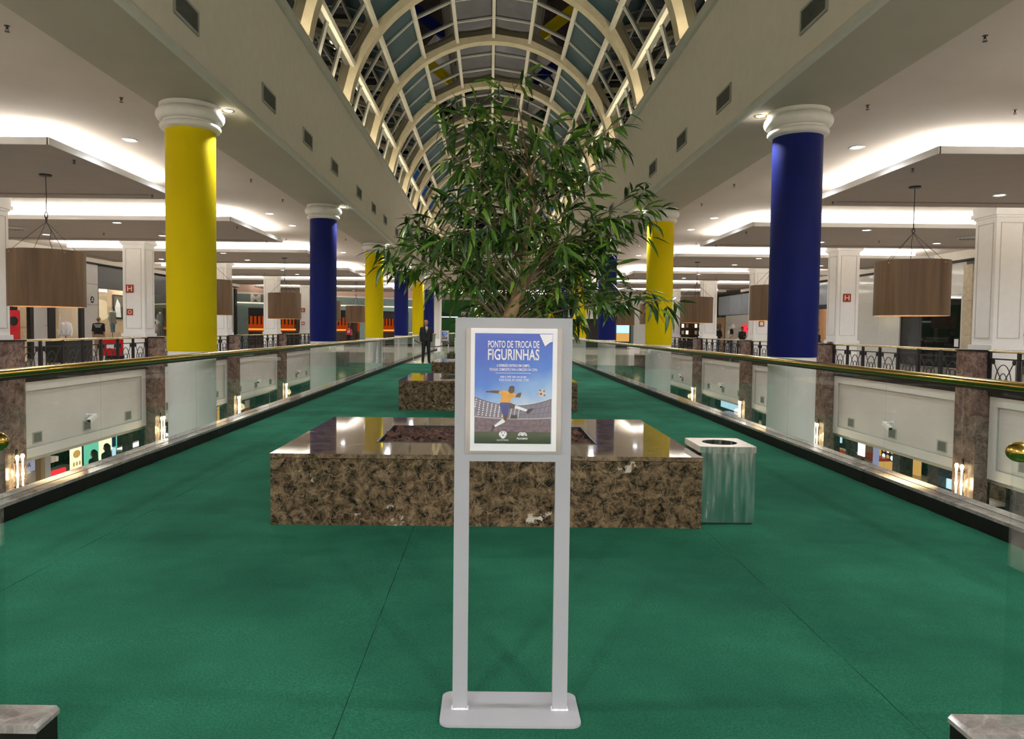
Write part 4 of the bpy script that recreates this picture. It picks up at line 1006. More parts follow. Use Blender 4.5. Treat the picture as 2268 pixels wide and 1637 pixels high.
# ================================================================ trees
def leaf_mesh(L, w, droop, mat, name='leaf'):
    def z(x): return -droop * (x / L) ** 2 * L
    a, b = 0.32 * L, 0.68 * L
    vs = [(0, 0, 0), (a, w / 2, z(a) + w * .18), (a, 0, z(a)), (a, -w / 2, z(a) + w * .18), (b, w * .38, z(b) + w * .14), (b, 0, z(b)), (b, -w * .38, z(b) + w * .14), (L, 0, z(L))]
    fs = [(0, 2, 1), (0, 3, 2), (1, 2, 5, 4), (2, 3, 6, 5), (4, 5, 7), (5, 6, 7)]
    mb = MB(); mb.add(vs, fs); return mb.mesh(name, [mat], True, fix=False), vs, fs
LEAF = []
rl = random.Random(11)
for q in range(9): LEAF.append(leaf_mesh(0.165 + 0.012 * (q % 4), 0.031 + 0.003 * (q % 3), 0.14 + 0.12 * (q % 3), ['leaf', 'leaf_dark', 'leaf', 'leaf_light', 'leaf_dark', 'leaf', 'leaf', 'leaf_dark', 'leaf_light'][q]))
LMAT = {'leaf': 0, 'leaf_dark': 1, 'leaf_light': 2}
def make_tree(label, loc, trunk, tips, seed, nparts, dens=1.0, zoff=0.0):
    rn = random.Random(seed)
    t = T('tree', label, 'tree', loc, 0, 'planter trees')
    # trunk with rings
    pts = []; rad = []
    tv = [Vector(p) for p in trunk]; m = len(tv)
    for i in range(m - 1):
        n = max(3, int((tv[i + 1] - tv[i]).length / 0.03))
        for q in range(n):
            f = q / n; p = tv[i].lerp(tv[i + 1], f); g = (i + f) / (m - 1); pts.append(p)
            ringf = 1.0 + 0.07 * math.exp(-(((p.z % 0.13) - 0.065) / 0.008) ** 2)
            rad.append((0.062 * (1 - g) ** 1.25 + 0.008) * ringf)
    # smooth the kinks of the trunk
    for _ in range(8): pts = [pts[0]] + [(pts[i - 1] + pts[i] * 2 + pts[i + 1]) / 4 for i in range(1, len(pts) - 1)] + [pts[-1]]
    MB().tube(pts, rad, 12).build('trunk', 'trunk', t, True, world=False)
    leaves = []
    tw = MB()
    for bi, (tx, ty, tz) in enumerate(tips):
        tip = Vector((tx, ty, tz)); d0 = math.hypot(tx - 0.2, ty)
        zs = tz - 0.25 - 0.35 * d0 + rn.uniform(-.1, .1)
        zs = min(max(zs, pts[0].z + 0.95), pts[-1].z)
        st = min(pts, key=lambda p: abs(p.z - zs))
        mid = st.lerp(tip, 0.5) + Vector((rn.uniform(-.06, .06), rn.uniform(-.06, .06), 0.06 + 0.10 * d0))
        bp = []; nb = 14
        for q in range(nb + 1):
            f = q / nb; bp.append(st * (1 - f) ** 2 + mid * 2 * f * (1 - f) + tip * f * f)
        ln = sum((bp[i + 1] - bp[i]).length for i in range(nb))
        r0 = 0.004 + 0.005 * min(1, ln)
        MB().tube(bp, [r0 * (1 - 0.75 * i / nb) for i in range(nb + 1)], 6).build('branch', 'twig', t, True, world=False)
        ntw = max(4, int(ln * 11 * dens))
        for q in range(ntw):
            f = 0.30 + 0.70 * (q + rn.random()) / ntw; k = min(nb - 1, int(f * nb)); p = bp[k].lerp(bp[k + 1], f * nb - k)
            bd = (bp[k + 1] - bp[k]).normalized()
            dr = (bd * rn.uniform(0.0, 0.8) + Vector((rn.uniform(-1, 1), rn.uniform(-1, 1), rn.uniform(-.8, .7)))).normalized()
            tl = rn.uniform(0.08, 0.27); e = p + dr * tl + Vector((0, 0, -0.02 - 0.1 * tl))
            tw.tube([p, p.lerp(e, .5) + Vector((0, 0, .008)), e], [0.0028, 0.002, 0.0012], 4)
            nl = rn.randint(4, 6)
            for l in range(nl):
                g = 0.25 + 0.75 * (l + .5) / nl; b = p.lerp(e, g); sg = 1 if l % 2 else -1
                sd = dr.cross(Vector((0, 0, 1))); sd = sd.normalized() if sd.length > .01 else Vector((1, 0, 0))
                ld = (dr * 0.65 + sd * sg * rn.uniform(.25, .8) + Vector((0, 0, rn.uniform(-1.25, .25)))).normalized()
                if l == nl - 1: ld = (dr + Vector((0, 0, rn.uniform(-.5, 0)))).normalized()
                x = ld; yv = Vector((0, 0, 1)).cross(x)
                yv = yv.normalized() if yv.length > .02 else Vector((0, 1, 0)); zv = x.cross(yv)
                rr = Matrix.Rotation(rn.uniform(-.9, .9), 3, x); yv = rr @ yv; zv = rr @ zv
                s = rn.uniform(.72, 1.08)
                Mx = Matrix((x * s, yv * s, zv * s)).transposed().to_4x4(); Mx.translation = b
                leaves.append((Mx, rn.randrange(len(LEAF))))
    o = tw.build('twigs', 'twig', t, world=False, fix=False); o['kind'] = 'stuff'
    leaves.sort(key=lambda a: a[0].translation.y)
    for Mx, q in leaves[:nparts]:
        o = place(LEAF[q][0], 'leaf', t); o.matrix_basis = Mx
    mb = MB()
    mid_ = {'leaf': 0, 'leaf_dark': 1, 'leaf_light': 2}
    for Mx, q in leaves[nparts:]:
        vs = [tuple(Mx @ Vector(v)) for v in LEAF[q][1]]; mb.add(vs, LEAF[q][2], mid_[LEAF[q][0].materials[0].name])
    o = mb.build('foliage', ['leaf', 'leaf_dark', 'leaf_light'], t, True, world=False, fix=False); o['kind'] = 'stuff'
    return len(leaves)
TB = Vector((0.06, PLY[0] + 1.02, 0.40))
TR = [(0, 0, 0), (0.02, 0, 0.6), (0.05, 0, 1.02), (0.13, 0, 1.22), (0.20, 0.0, 1.42), (0.16, 0.02, 1.60), (0.20, 0.02, 1.75), (0.25, 0, 1.95), (0.22, 0, 2.2), (0.19, 0, 2.35), (0.14, 0, 2.6)]
TIPS = []
rn = random.Random(21)
# tip positions (x across, z above the soil) of the branches, read off the crown's silhouette
XZ = [(-.95, 1.66), (-.86, 1.58), (-.70, 1.81), (-.79, 1.97), (-.60, 1.64), (-.49, 1.73), (-.72, 1.90), (-.50, 2.10), (-.57, 2.02), (-.35, 2.03), (-.31, 1.80), (-.47, 2.90), (-.39, 2.84), (-.40, 2.42), (-.31, 2.54), (-.24, 2.88), (-.34, 2.68), (.06, 3.02), (.02, 2.78), (.20, 2.75), (-.05, 2.57), (-.12, 2.42), (.02, 2.22), (.17, 2.09), (.31, 2.35), (.38, 2.54), (-.04, 2.01), (.10, 1.83), (.25, 1.95), (-.12, 1.68), (.03, 1.57), (-.19, 1.50), (.53, 2.72), (.70, 2.70), (.88, 2.74), (.64, 2.42), (.80, 2.38), (.95, 2.78), (.50, 2.23), (.68, 2.16), (1.25, 2.10), (1.12, 2.16), (1.02, 2.01), (.90, 1.90), (1.08, 1.86), (.82, 1.72), (.75, 1.97), (.57, 1.94), (.46, 1.72), (.68, 1.57), (.97, 1.64), (1.38, 1.18), (1.26, 1.31), (1.05, 1.34), (.86, 1.38), (.71, 1.27), (.53, 1.34), (.38, 1.23), (.75, 1.09), (-.32, 1.36), (-.14, 1.27), (-.03, 1.23), (-.14, 1.09), (-.2, 1.42), (.05, 1.07), (.35, 1.5), (.6, 1.05), (.2, 2.3), (-.2, 2.2), (.4, 2.0), (.15, 2.55), (0.55, 1.8), (-.25, 1.95), (.3, 2.7), (-.1, 2.75)]
for x, z in XZ:
    z = z if z < 1.2 else 1.2 + (z - 1.2) * 0.86
    yy = rn.uniform(-.62, .62) * (1.0 if abs(x) < .8 else .5)
    if abs(x - .12) < .36 and z < 1.62: yy = 0.12 + abs(yy)
    TIPS.append((x - 0.02, yy, z))
nl = make_tree('bamboo leaved tree with slim pale trunk in the nearest planter', TB, TR, TIPS, 5, 300, 1.0)
print('LEAVES', nl)
rn2 = random.Random(4)
def far_tree(label, loc, seed, n, dens):
    r = random.Random(seed); tips = []
    for q in range(n):
        a = r.uniform(0, 2 * PI); h = r.uniform(1.15, 3.0); w = 1.05 * math.sin(PI * min(1, max(0.05, (h - .9) / 2.4))) ** .6
        tips.append((0.15 + w * r.uniform(.4, 1) * math.cos(a), w * r.uniform(.4, 1) * math.sin(a), h))
    tr = [(p[0] * (0.6 if seed % 2 else -0.6), p[1], p[2]) for p in TR]
    make_tree(label, loc, tr, tips, seed, 0, dens)
far_tree('bamboo leaved tree in the second planter, half hidden by the nearest one', (0.25, PLY[1] + 1.02, 0.40), 9, 44, 0.9)
far_tree('bamboo leaved tree in the third planter, seen behind the others', (0.1, PLY[2] + 1.02, 0.40), 14, 34, 0.8)
# ================================================================ people
for n_, c in (('skin_light', (0.42, 0.23, 0.15)), ('skin_tan', (0.27, 0.13, 0.075)), ('cloth_black', (0.004, 0.004, 0.005)), ('cloth_navy', (0.012, 0.014, 0.030)), ('cloth_red', (0.42, 0.015, 0.03)), ('cloth_cream', (0.60, 0.52, 0.43)), ('denim', (0.14, 0.20, 0.31)), ('hair_dark', (0.012, 0.009, 0.007)), ('hair_grey', (0.09, 0.075, 0.065)), ('shoe', (0.008, 0.007, 0.007)), ('khaki', (0.30, 0.22, 0.14)), ('cloth_white', (0.80, 0.78, 0.80)), ('mannequin_grey', (0.36, 0.35, 0.33)), ('suit_grey', (0.075, 0.085, 0.085)), ('cloth_lilac', (0.62, 0.58, 0.70)), ('tee_cream', (0.78, 0.66, 0.52))):
    P(n_, c, 0.75, var=0.12, scale=14, bump=0.08, bscale=40)
def capsule(mb, a, b, ra, rb, sq=(1, 1)):
    a = Vector(a); b = Vector(b); d = b - a; L = max(d.length, 1e-4); t = d.normalized()
    u = t.cross(Vector((0, 1, 0)) if abs(t.y) < .9 else Vector((1, 0, 0))).normalized(); w = t.cross(u)
    st = [(-math.cos(PI / 2 * q / 4) * ra, math.sin(PI / 2 * q / 4) * ra) for q in range(4)] + [(0, ra), (L, rb)] + [(L + math.sin(PI / 2 * q / 4) * rb, math.cos(PI / 2 * q / 4) * rb) for q in range(1, 5)]
    n = 12; vs = []; fs = []
    for (h, r) in st:
        r = max(r, 1e-4)
        for q in range(n): an = 2 * PI * q / n; vs.append(a + t * h + (u * math.cos(an) + w * math.sin(an)) * r)
    k = len(st)
    for i in range(k - 1):
        for q in range(n): p = (q + 1) % n; fs.append((i * n + q, i * n + p, (i + 1) * n + p, (i + 1) * n + q))
    fs.append(tuple(range(n))[::-1]); fs.append(tuple((k - 1) * n + q for q in range(n)))
    mb.add(vs, fs)
def fuse(name, segs, mats, parent, voxel, smooth_it=3):
    mb = MB()
    for (a, b, ra, rb, m) in segs: capsule(mb, a, b, ra, rb)
    me = mb.mesh('raw', [mats[0]]); ob = bpy.data.objects.new('raw', me); COL.objects.link(ob)
    md = ob.modifiers.new('r', 'REMESH'); md.mode = 'VOXEL'; md.voxel_size = voxel
    ms = ob.modifiers.new('s', 'SMOOTH'); ms.factor = 0.5; ms.iterations = smooth_it
    dg = bpy.context.evaluated_depsgraph_get(); dg.update()
    m2 = bpy.data.meshes.new_from_object(ob.evaluated_get(dg)); bpy.data.objects.remove(ob); bpy.data.meshes.remove(me)
    m2.name = name; m2.materials.clear()
    for q in mats: m2.materials.append(MATS[q])
    nf = len(m2.polygons); cen = np.empty(nf * 3); m2.polygons.foreach_get('center', cen); cen = cen.reshape(-1, 3)
    best = np.full(nf, 1e9); mi = np.zeros(nf, dtype=np.int32)
    for (a, b, ra, rb, m) in segs:
        a = np.array(a, float); b = np.array(b, float); d = b - a; L2 = max((d * d).sum(), 1e-8)
        t = np.clip(((cen - a) @ d) / L2, 0, 1); dist = np.linalg.norm(cen - (a + t[:, None] * d), axis=1) - (ra + (rb - ra) * t)
        k = dist < best; best[k] = dist[k]; mi[k] = m
    m2.polygons.foreach_set('material_index', mi); m2.polygons.foreach_set('use_smooth', [True] * nf); m2.update()
    return place(m2, name, parent)
def human(label, loc, face, H, mats, arms='down', hair='short', hairmat='hair_dark', sleeve='long', voxel=0.013, spread=0.10, face_detail=False):
    """local frame: the person looks towards -Y; face = turn about z. mats = skin, top, bottom, shoe"""
    t = T('person', label, 'person', loc, face)
    k = H / 1.75; S = []
    def seg(a, b, ra, rb, m): S.append((tuple(x * k for x in a), tuple(x * k for x in b), ra * k, rb * k, m))
    for s in (-1, 1):
        x = s * spread; y = 0.02 * s
        seg((x, y + 0.02, .055), (x + s * .02, y - .15, .038), .045, .036, 3); seg((x, y + 0.04, .05), (x, y, .08), .04, .045, 3)
        seg((x, y, .10), (s * (spread * .4 + .055), -.01, .49), .056, .068, 2); seg((s * (spread * .4 + .055), -.01, .49), (s * .085, 0, .90), .072, .098, 2)
        seg((s * .065, .0, 1.00), (s * .10, .0, 1.36), .114, .110, 1); seg((0, .012, 1.0), (0, .012, 1.38), .105, .11, 1)
        seg((s * .05, 0, 1.43), (s * .165, .0, 1.41), .055, .060, 1)
        sh = (s * .185, 0.0, 1.405)
        if arms == 'down': el = (s * .225, .03, 1.13); wr = (s * .225, -.04, .885); hd = (s * .22, -.065, .80)
        elif arms == 'phone': el = (s * .225, .0, 1.12); wr = (s * .075, -.23, 1.13); hd = (s * .03, -.275, 1.15)
        elif arms == 'bend': el = (s * .25, .05, 1.14); wr = (s * .20, -.16, 1.00); hd = (s * .18, -.24, .99)
        else: el = (s * .22, .09, 1.13); wr = (s * .12, .20, .94); hd = (s * .05, .20, .90)
        seg(sh, el, .062, .050, 1); fm = 1 if sleeve == 'long' else 0
        seg(el, wr, .047, .034, fm)
        a = Vector(wr); b = Vector(hd); d = (b - a).normalized(); sd = d.cross(Vector((1, 0, 0)) if abs(d.x) < .8 else Vector((0, 0, 1))).normalized()
        seg(wr, tuple(a.lerp(b, .9)), .024, .030, 0)
        for q, (o_, l_) in enumerate(((-.026, .075), (-.009, .088), (.009, .082), (.025, .062))):
            r0 = b + sd * o_; cur = Vector((-s * .012, -.012, 0)); seg(tuple(r0 - d * .01), tuple(r0 + d * l_ * .55), .0105, .010, 0); seg(tuple(r0 + d * l_ * .55), tuple(r0 + d * l_ + cur), .010, .0085, 0)
        th = a.lerp(b, .35) + sd * -.025; seg(tuple(th), tuple(th - sd * .03 + d * .045), .012, .010, 0)
    seg((-.06, 0, .95), (.06, 0, .95), .118, .118, 2)
    seg((0, .005, 1.42), (0, -.005, 1.54), .056, .052, 0)
    seg((0, -.012, 1.585), (0, -.002, 1.665), .066, .086, 0); seg((0, .02, 1.64), (0, .025, 1.66), .088, .086, 0); seg((0, -.055, 1.555), (0, -.05, 1.60), .034, .045, 0)
    seg((0, -.092, 1.622), (0, -.106, 1.598), .010, .015, 0)
    for s in (-1, 1): seg((s * .085, .01, 1.60), (s * .090, .015, 1.635), .012, .017, 0)
    fuse('body', S, mats, t, voxel * k)
    # hair: a shell over the crown and the nape
    hs = []
    def hseg(a, b, ra, rb): hs.append((tuple(x * k for x in a), tuple(x * k for x in b), ra * k, rb * k, 0))
    if hair == 'short':
        hseg((0, .022, 1.685), (0, .03, 1.65), .088, .084); hseg((-.03, -.03, 1.715), (.03, -.03, 1.715), .045, .045); hseg((0, .055, 1.66), (0, .06, 1.60), .066, .05)
    elif hair == 'bald':
        hseg((0, .055, 1.64), (0, .06, 1.60), .066, .05); hseg((-.055, .02, 1.64), (.055, .02, 1.64), .045, .045)
    else:
        hseg((0, .022, 1.685), (0, .035, 1.62), .095, .09)
        for s in (-1, 0, 1): hseg((s * .05, .055, 1.66), (s * .07, .075, 1.43), .07, .05)
    fuse('hair', hs, [hairmat], t, 0.014 * k, 2)
    if face_detail:
        mb = MB()
        for s in (-1, 1): mb.ball((s * .032 * k, -.083 * k, 1.635 * k), .011 * k, 6, 0, (1.2, .5, .7))
        mb.build('eyes', 'black', t, True, world=False)
        MB().prism([(-.03 * k, 1.565 * k), (.03 * k, 1.565 * k), (.02 * k, 1.558 * k), (-.02 * k, 1.558 * k)], 'y', -.094 * k, -.088 * k).build('mouth', 'sign_red', t, world=False)
        yf = -.118 * k
        MB().prism([(-.05 * k, 1.47 * k), (.05 * k, 1.47 * k), (.012 * k, 1.20 * k), (-.012 * k, 1.20 * k)], 'y', yf, yf + .035 * k).build('shirt_front', 'cloth_white', t, world=False)
        MB().prism([(-.018 * k, 1.455 * k), (.018 * k, 1.455 * k), (.012 * k, 1.42 * k), (.026 * k, 1.24 * k), (0, 1.20 * k), (-.026 * k, 1.24 * k), (-.012 * k, 1.42 * k)], 'y', yf - .006 * k, yf).build('tie', 'suit_grey', t, world=False)
        for s in (-1, 1): MB().prism([(s * .05 * k, 1.48 * k), (s * .085 * k, 1.42 * k), (s * .06 * k, 1.36 * k), (s * .012 * k, 1.19 * k), (s * .004 * k, 1.20 * k)], 'y', yf - .004 * k, yf + .03 * k).build('lapel', 'cloth_navy', t, world=False)
    return t
g = human('guard in a black suit and tie standing beyond the carpet', (-2.50, 28.15, -0.012), 0.25, 1.70, ['skin_tan', 'cloth_black', 'cloth_black', 'shoe'], 'down', 'bald', 'hair_dark', voxel=0.010, spread=0.13, face_detail=True)
m_ = human('man in a black T-shirt seen from behind at the left clothes shop', (-16.9, 31.2, 0), PI + 0.3, 1.72, ['skin_light', 'cloth_black', 'khaki', 'shoe'], 'down', 'bald', 'hair_grey', 'short')
tt = T  # white print on the back of his shirt
R = root_matrix(m_)
for i, (w, h, z, s_) in enumerate(((0.30, 0.045, 1.37, 'MUSCLE BARBER'), (0.22, 0.03, 1.31, 'BARBEARIA'), (0.20, 0.03, 1.27, 'CORTE E ESTILO'))):
    text(s_, 'ink_white', m_, (0, 0.130, z), 'B', w, h, 'shirt_print', world=False)
r_ = human('person in a red jersey with number 10 seen from behind at the far left railing', (-10.25, 52.6, -0.012), PI, 1.52, ['skin_light', 'cloth_red', 'cloth_black', 'shoe'], 'bend', 'short', 'hair_dark', 'short')
text('10', 'ink_white', r_, (0, 0.122, 1.10), 'B', 0.17, 0.20, 'shirt_number', world=False)
human('man in a black T-shirt leaving along the right gallery, leftmost of three people', (13.55, 43.0, 0), PI - .3, 1.66, ['skin_light', 'cloth_black', 'denim', 'shoe'], 'down', 'short', 'hair_grey', 'short')
w_ = human('dark haired woman in a pale jumper between two men in the right gallery', (14.15, 42.4, 0), PI, 1.50, ['skin_light', 'cloth_cream', 'denim', 'shoe'], 'bend', 'long', 'hair_dark')
MB().tube([(-.16, -.02, 1.26), (-.05, 0.105, 1.15), (.10, .115, .98), (.17, .05, .86)], 0.012, 6).build('bag_strap', 'black', w_, True, world=False)
MB().box(.13, .22, -.08, .10, .68, .87).build('shoulder_bag', 'black', w_, world=False)
p_ = human('man in a dark hooded jacket looking at his phone in the right gallery', (14.45, 41.4, 0), 0.2, 1.62, ['skin_tan', 'cloth_black', 'cloth_black', 'shoe'], 'phone', 'short', 'hair_dark')
MB().box(-.04, .04, -.30, -.285, 1.05, 1.13).build('phone', 'black', p_, world=False)
human('person in a dark jacket behind the nearest blue column in the right gallery', (14.95, 33.0, 0), PI / 2, 1.50, ['skin_light', 'cloth_navy', 'denim', 'shoe'], 'bend', 'short', 'hair_dark')
human('woman with a dark coat and long hair at the lower left food counter', (-13.1, 24.55, ZL), -PI / 2, 1.70, ['skin_light', 'cloth_black', 'denim', 'shoe'], 'bend', 'long', 'hair_dark')
human('person in black beside the woman at the lower left food counter', (-13.1, 23.75, ZL), -PI / 2, 1.62, ['skin_light', 'cloth_black', 'denim', 'shoe'], 'bend', 'long', 'hair_dark')
human('person in a dark jacket at the lower right cafe counter', (13.3, 22.9, ZL), PI / 2, 1.70, ['skin_light', 'cloth_navy', 'denim', 'shoe'], 'bend', 'short', 'hair_dark')

def mannequin(label, loc, face, mats, cloth='shirt', k=1.0, legs=False, sh=0.76):
    t = T('mannequin', label, 'mannequin', loc, face); S = []
    def seg(a, b, ra, rb, m): S.append((tuple(x * k for x in a), tuple(x * k for x in b), ra * k, rb * k, m))
    for s in (-1, 1):
        seg((s * .055, 0, .02), (s * .10, 0, .46), .115, .125, 0); seg((s * .05, 0, .53), (s * .17, 0, .50), .055, .065, 0)
        seg((s * .20, 0, .49), (s * .26, .03, .20), .062, .052, 0); seg((s * .26, .03, .20), (s * .27, -.05, -.04), .048, .04, 0 if cloth != 'torso' else 0)
    seg((0, 0, .50), (0, 0, .62), .055, .05, 1)
    if legs:
        for s in (-1, 1): seg((s * .08, 0, .0), (s * .09, -.02, -.45), .09, .06, 1)
    fuse('body', S, mats, t, 0.015)
    MB().lathe([(0.0001, -sh), (0.16 * k, -sh), (0.16 * k, -sh + .02), (0.015, -sh + .04), (0.015, 0.0)], n=16).build('stand', 'dark_metal', t, True, world=False)
    return t
# ================================================================ shops of the upper galleries
P('shop_beige', (0.62, 0.47, 0.33), 0.6, var=0.05, scale=2)
P('shop_panel', (0.60, 0.60, 0.60), 0.35, var=0.04, scale=1.5)
P('transom_dark', (0.030, 0.036, 0.038), 0.3, var=0.1)
P('white_gloss', (0.74, 0.755, 0.74), 0.08, var=0.03)
P('black_glass', (0.012, 0.015, 0.015), 0.03, var=0.1)
P('cream_stone', (0.58, 0.50, 0.36), 0.4, var=0.14, scale=6)
P('blue_grey_glass', (0.42, 0.50, 0.60), 0.12, var=0.08)
P('orange_wall', (0.62, 0.36, 0.20), 0.6, var=0.06)
P('wood_light', (0.45, 0.29, 0.14), 0.5, var=0.15, stretch=(1, 1, .1), scale=8)
P('brown_dark', (0.045, 0.022, 0.014), 0.4, var=0.2)
P('teal_paint', (0.20, 0.29, 0.29), 0.4, var=0.06)
P('peach_paint', (0.62, 0.44, 0.36), 0.6, var=0.05)
P('green_paint', (0.035, 0.22, 0.045), 0.6, var=0.08)
P('green_dark', (0.012, 0.05, 0.025), 0.5, var=0.1)
P('red_gloss', (0.55, 0.012, 0.02), 0.35, var=0.06)
P('plant', (0.10, 0.26, 0.04), 0.5, var=0.3, scale=12)
emis('neon_red', (1.0, 0.03, 0.05), 0.7)
emis('orange_glow', (1.0, 0.12, 0.012), 0.16)
emis('amber_glow', (1.0, 0.36, 0.06), 0.6)
emis('screen_cyan', (0.55, 0.85, 1.0), 0.6)
emis('cream_glow', (1.0, 0.88, 0.55), 0.8)
emis('green_glow', (0.25, 0.9, 0.6), 0.4)
emis('lilac_glow', (0.55, 0.55, 0.85), 0.3)
emis('white_glow', (0.95, 0.95, 1.0), 0.8)
emis('food_warm', (0.95, 0.52, 0.14), 0.40)
def bx(t, name, mat, x0, x1, y0, y1, z0, z1): return MB().box(x0, x1, y0, y1, z0, z1).build(name, mat, t)

# ---- left gallery
for s in (-1, 1):
    t = T('bulkhead', 'cream ceiling bulkhead over the shop fronts of the %s gallery' % SIDE[s], 'bulkhead', (s * 17.8, 2.2, 4.12), 0, 'shop bulkheads')
    bx(t, 'face', 'plaster', s * 17.62, s * 18.1, 2.2, 51, 4.14, ZC - 0.003); bx(t, 'shadow_gap', 'joint_dark', s * 17.70, s * 18.0, 2.2, 51, 4.10, 4.14)
t = T('shop', 'menswear shop front with black door frames and pale panels in the left gallery', 'shop', (-18, 28.5, 0), 0, 'shop fronts')
bx(t, 'transom_panel', 'transom_dark', -18.06, -17.98, 22.5, 31.95, 3.12, 4.10)
for y0, y1 in ((22.5, 22.6), (25.2, 25.3), (27.2, 27.45), (28.22, 28.42), (29.35, 29.85), (31.75, 31.98)): bx(t, 'door_post', 'black', -18.10, -17.94, y0, y1, 0, 3.12)
for z0, z1 in ((0, 1.30), (1.312, 2.3), (2.312, 3.12)): bx(t, 'wall_panel', 'shop_panel', -18.06, -17.97, 28.43, 29.34, z0, z1)
for y0, y1 in ((22.6, 25.2), (25.3, 27.2), (27.45, 28.22), (29.85, 31.75)): bx(t, 'glass_pane', 'shop_glass', -18.03, -18.01, y0, y1, 0.05, 3.12)
MB().tube([(-17.90, 30.02, 0.85), (-17.86, 30.02, 0.9), (-17.86, 30.02, 1.85), (-17.90, 30.02, 1.9)], 0.018, 8).build('door_handle', 'steel', t, True)
for i in range(4):
    y0 = 24.2 + i * 2.0
    for z0, z1 in ((0, 1.2), (1.215, 2.4), (2.415, 3.6)): bx(t, 'wall_panel', 'shop_beige', -20.2, -20.1, y0, y0 + 1.985, z0, z1)
t = T('shop_pier', 'pale panelled pier between the two clothes shops of the left gallery', 'pier', (-18, 32.5, 0))
for z0, z1 in ((0, 1.3), (1.312, 2.28), (2.292, 3.2), (3.212, 4.1)): bx(t, 'wall_panel', 'shop_panel', -18.3, -17.95, 32.0, 33.12, z0, z1)
t = T('round_sign', 'round black and white emblem sign on the pale pier', 'sign', (-17.95, 32.55, 2.50))
mb = MB().lathe([(0.0001, 0), (0.20, 0), (0.20, 0.05), (0.0001, 0.05)], n=32, cap=False); mb.v = [(z, x, y) for x, y, z in mb.v]; mb.build('rim', 'ink_white', t, True, world=False)
mb = MB().lathe([(0.0001, 0.05), (0.165, 0.05), (0.165, 0.056), (0.0001, 0.056)], n=32, cap=False); mb.v = [(z, x, y) for x, y, z in mb.v]; mb.build('disc', 'ink_black', t, False, world=False)
mb = MB()
for pts in ([(-.01, -.02), (.01, -.02), (.012, .06), (-.012, .06)], [(-.07, .03), (-.02, .05), (0, .12), (.03, .05), (.075, .035), (.03, .02), (0, .05), (-.03, .015)], [(-.11, -.03), (.11, -.03), (.10, -.06), (-.10, -.06)]):
    mb.add([(0.058, a, b) for a, b in pts], [tuple(range(len(pts)))])
mb.build('emblem', 'ink_white', t, False, world=False, fix=False)
t = T('shop', 'clothes shop window with dark transom and beige interior in the left gallery', 'shop', (-18, 37, 0), 0, 'shop fronts')
for y0, y1 in ((33.16, 36.6), (36.68, 38.6), (38.68, 41.8)): bx(t, 'transom_panel', 'transom_dark', -18.06, -17.98, y0, y1, 3.05, 4.10)
for y0, y1 in ((33.12, 33.18), (36.60, 36.68), (41.75, 41.9)): bx(t, 'window_post', 'black', -18.1, -17.95, y0, y1, 0, 3.1)
for y0, y1 in ((33.18, 36.6), (36.68, 41.75)): bx(t, 'glass_pane', 'shop_glass', -18.03, -18.01, y0, y1, 0.05, 3.05)
bx(t, 'interior_wall', 'shop_beige', -20.2, -20.1, 32.6, 42.2, 0, 4.1)
bx(t, 'display_plinth', 'shop_panel', -19.4, -18.3, 33.3, 41.6, 0, 0.72)
t = T('framed_picture', 'dark framed monochrome picture on the beige shop wall', 'picture', (-20.08, 39.0, 2.3))
bx(t, 'frame', 'black', -20.08, -20.05, 38.5, 39.5, 1.7, 3.0); bx(t, 'print', 'suit_grey', -20.05, -20.045, 38.58, 39.42, 1.78, 2.92)
mb = MB(); mb.add([(-20.043, 38.8, 1.8), (-20.043, 39.3, 1.8), (-20.043, 39.2, 2.5), (-20.043, 38.9, 2.8), (-20.043, 38.65, 2.3)], [(0, 1, 2, 3, 4)]); mb.build('figure', 'ink_white', t, fix=False)
mannequin('bare grey torso mannequin in jeans in the left clothes shop window', (-18.85, 36.1, 1.50), PI / 2, ['mannequin_grey', 'denim'], 'torso', 1.0, True, 0.78)
mannequin('mannequin in a grey suit jacket near the yellow column in the left shop window', (-18.75, 41.1, 1.45), PI / 2, ['suit_grey', 'mannequin_grey'], 'jacket', 1.05, False, 0.73)
mannequin('mannequin in a dark grey suit jacket at the left edge of the view', (-18.6, 27.55, 1.38), PI / 2, ['suit_grey', 'mannequin_grey'], 'jacket', 1.15, False, 1.38)
# rack with shirts
t = T('clothes_rack', 'chrome clothes rack inside the left shop window', 'rack', (-18.8, 39.9, 0.72))
MB().tube([(-18.8, 39.2, 0.72), (-18.8, 39.2, 1.75), (-18.8, 40.7, 1.75), (-18.8, 40.7, 0.72)], 0.015, 8).build('rail', 'steel', t, True)
def shirt(t, c, wid, hgt, dep, mat, face):
    # hanging shirt: shoulders, sleeves, body (local x across)
    pr = [(-wid / 2, -.08), (-wid * .62, -.32 * hgt), (-wid * .48, -.36 * hgt), (-wid * .40, -.22 * hgt), (-wid * .42, -hgt), (wid * .42, -hgt), (wid * .40, -.22 * hgt), (wid * .48, -.36 * hgt), (wid * .62, -.32 * hgt), (wid / 2, -.08), (wid * .14, 0), (-wid * .14, 0)]
    mb = MB().prism(pr, 'y', -dep / 2, dep / 2); Rm = Matrix.Rotation(face, 3, 'Z'); mb.v = [tuple(Rm @ Vector(v) + Vector(c)) for v in mb.v]
    return mb.build('shirt', mat, t)
for i, m in enumerate(('cloth_white', 'mannequin_grey', 'cloth_white', 'suit_grey', 'cloth_lilac', 'mannequin_grey')):
    o = shirt(None, (-18.8, 39.35 + i * .22, 1.72), .5, .72, .06, m, 0.2); tag(o, '%s shirt from the left on the chrome rack' % ORD[i], 'shirt', 'shirts on the rack')
    MB().tube([(-18.8, 39.35 + i * .22, 1.72), (-18.8, 39.35 + i * .22, 1.765)], .006, 5).build('hanger', 'steel', o)
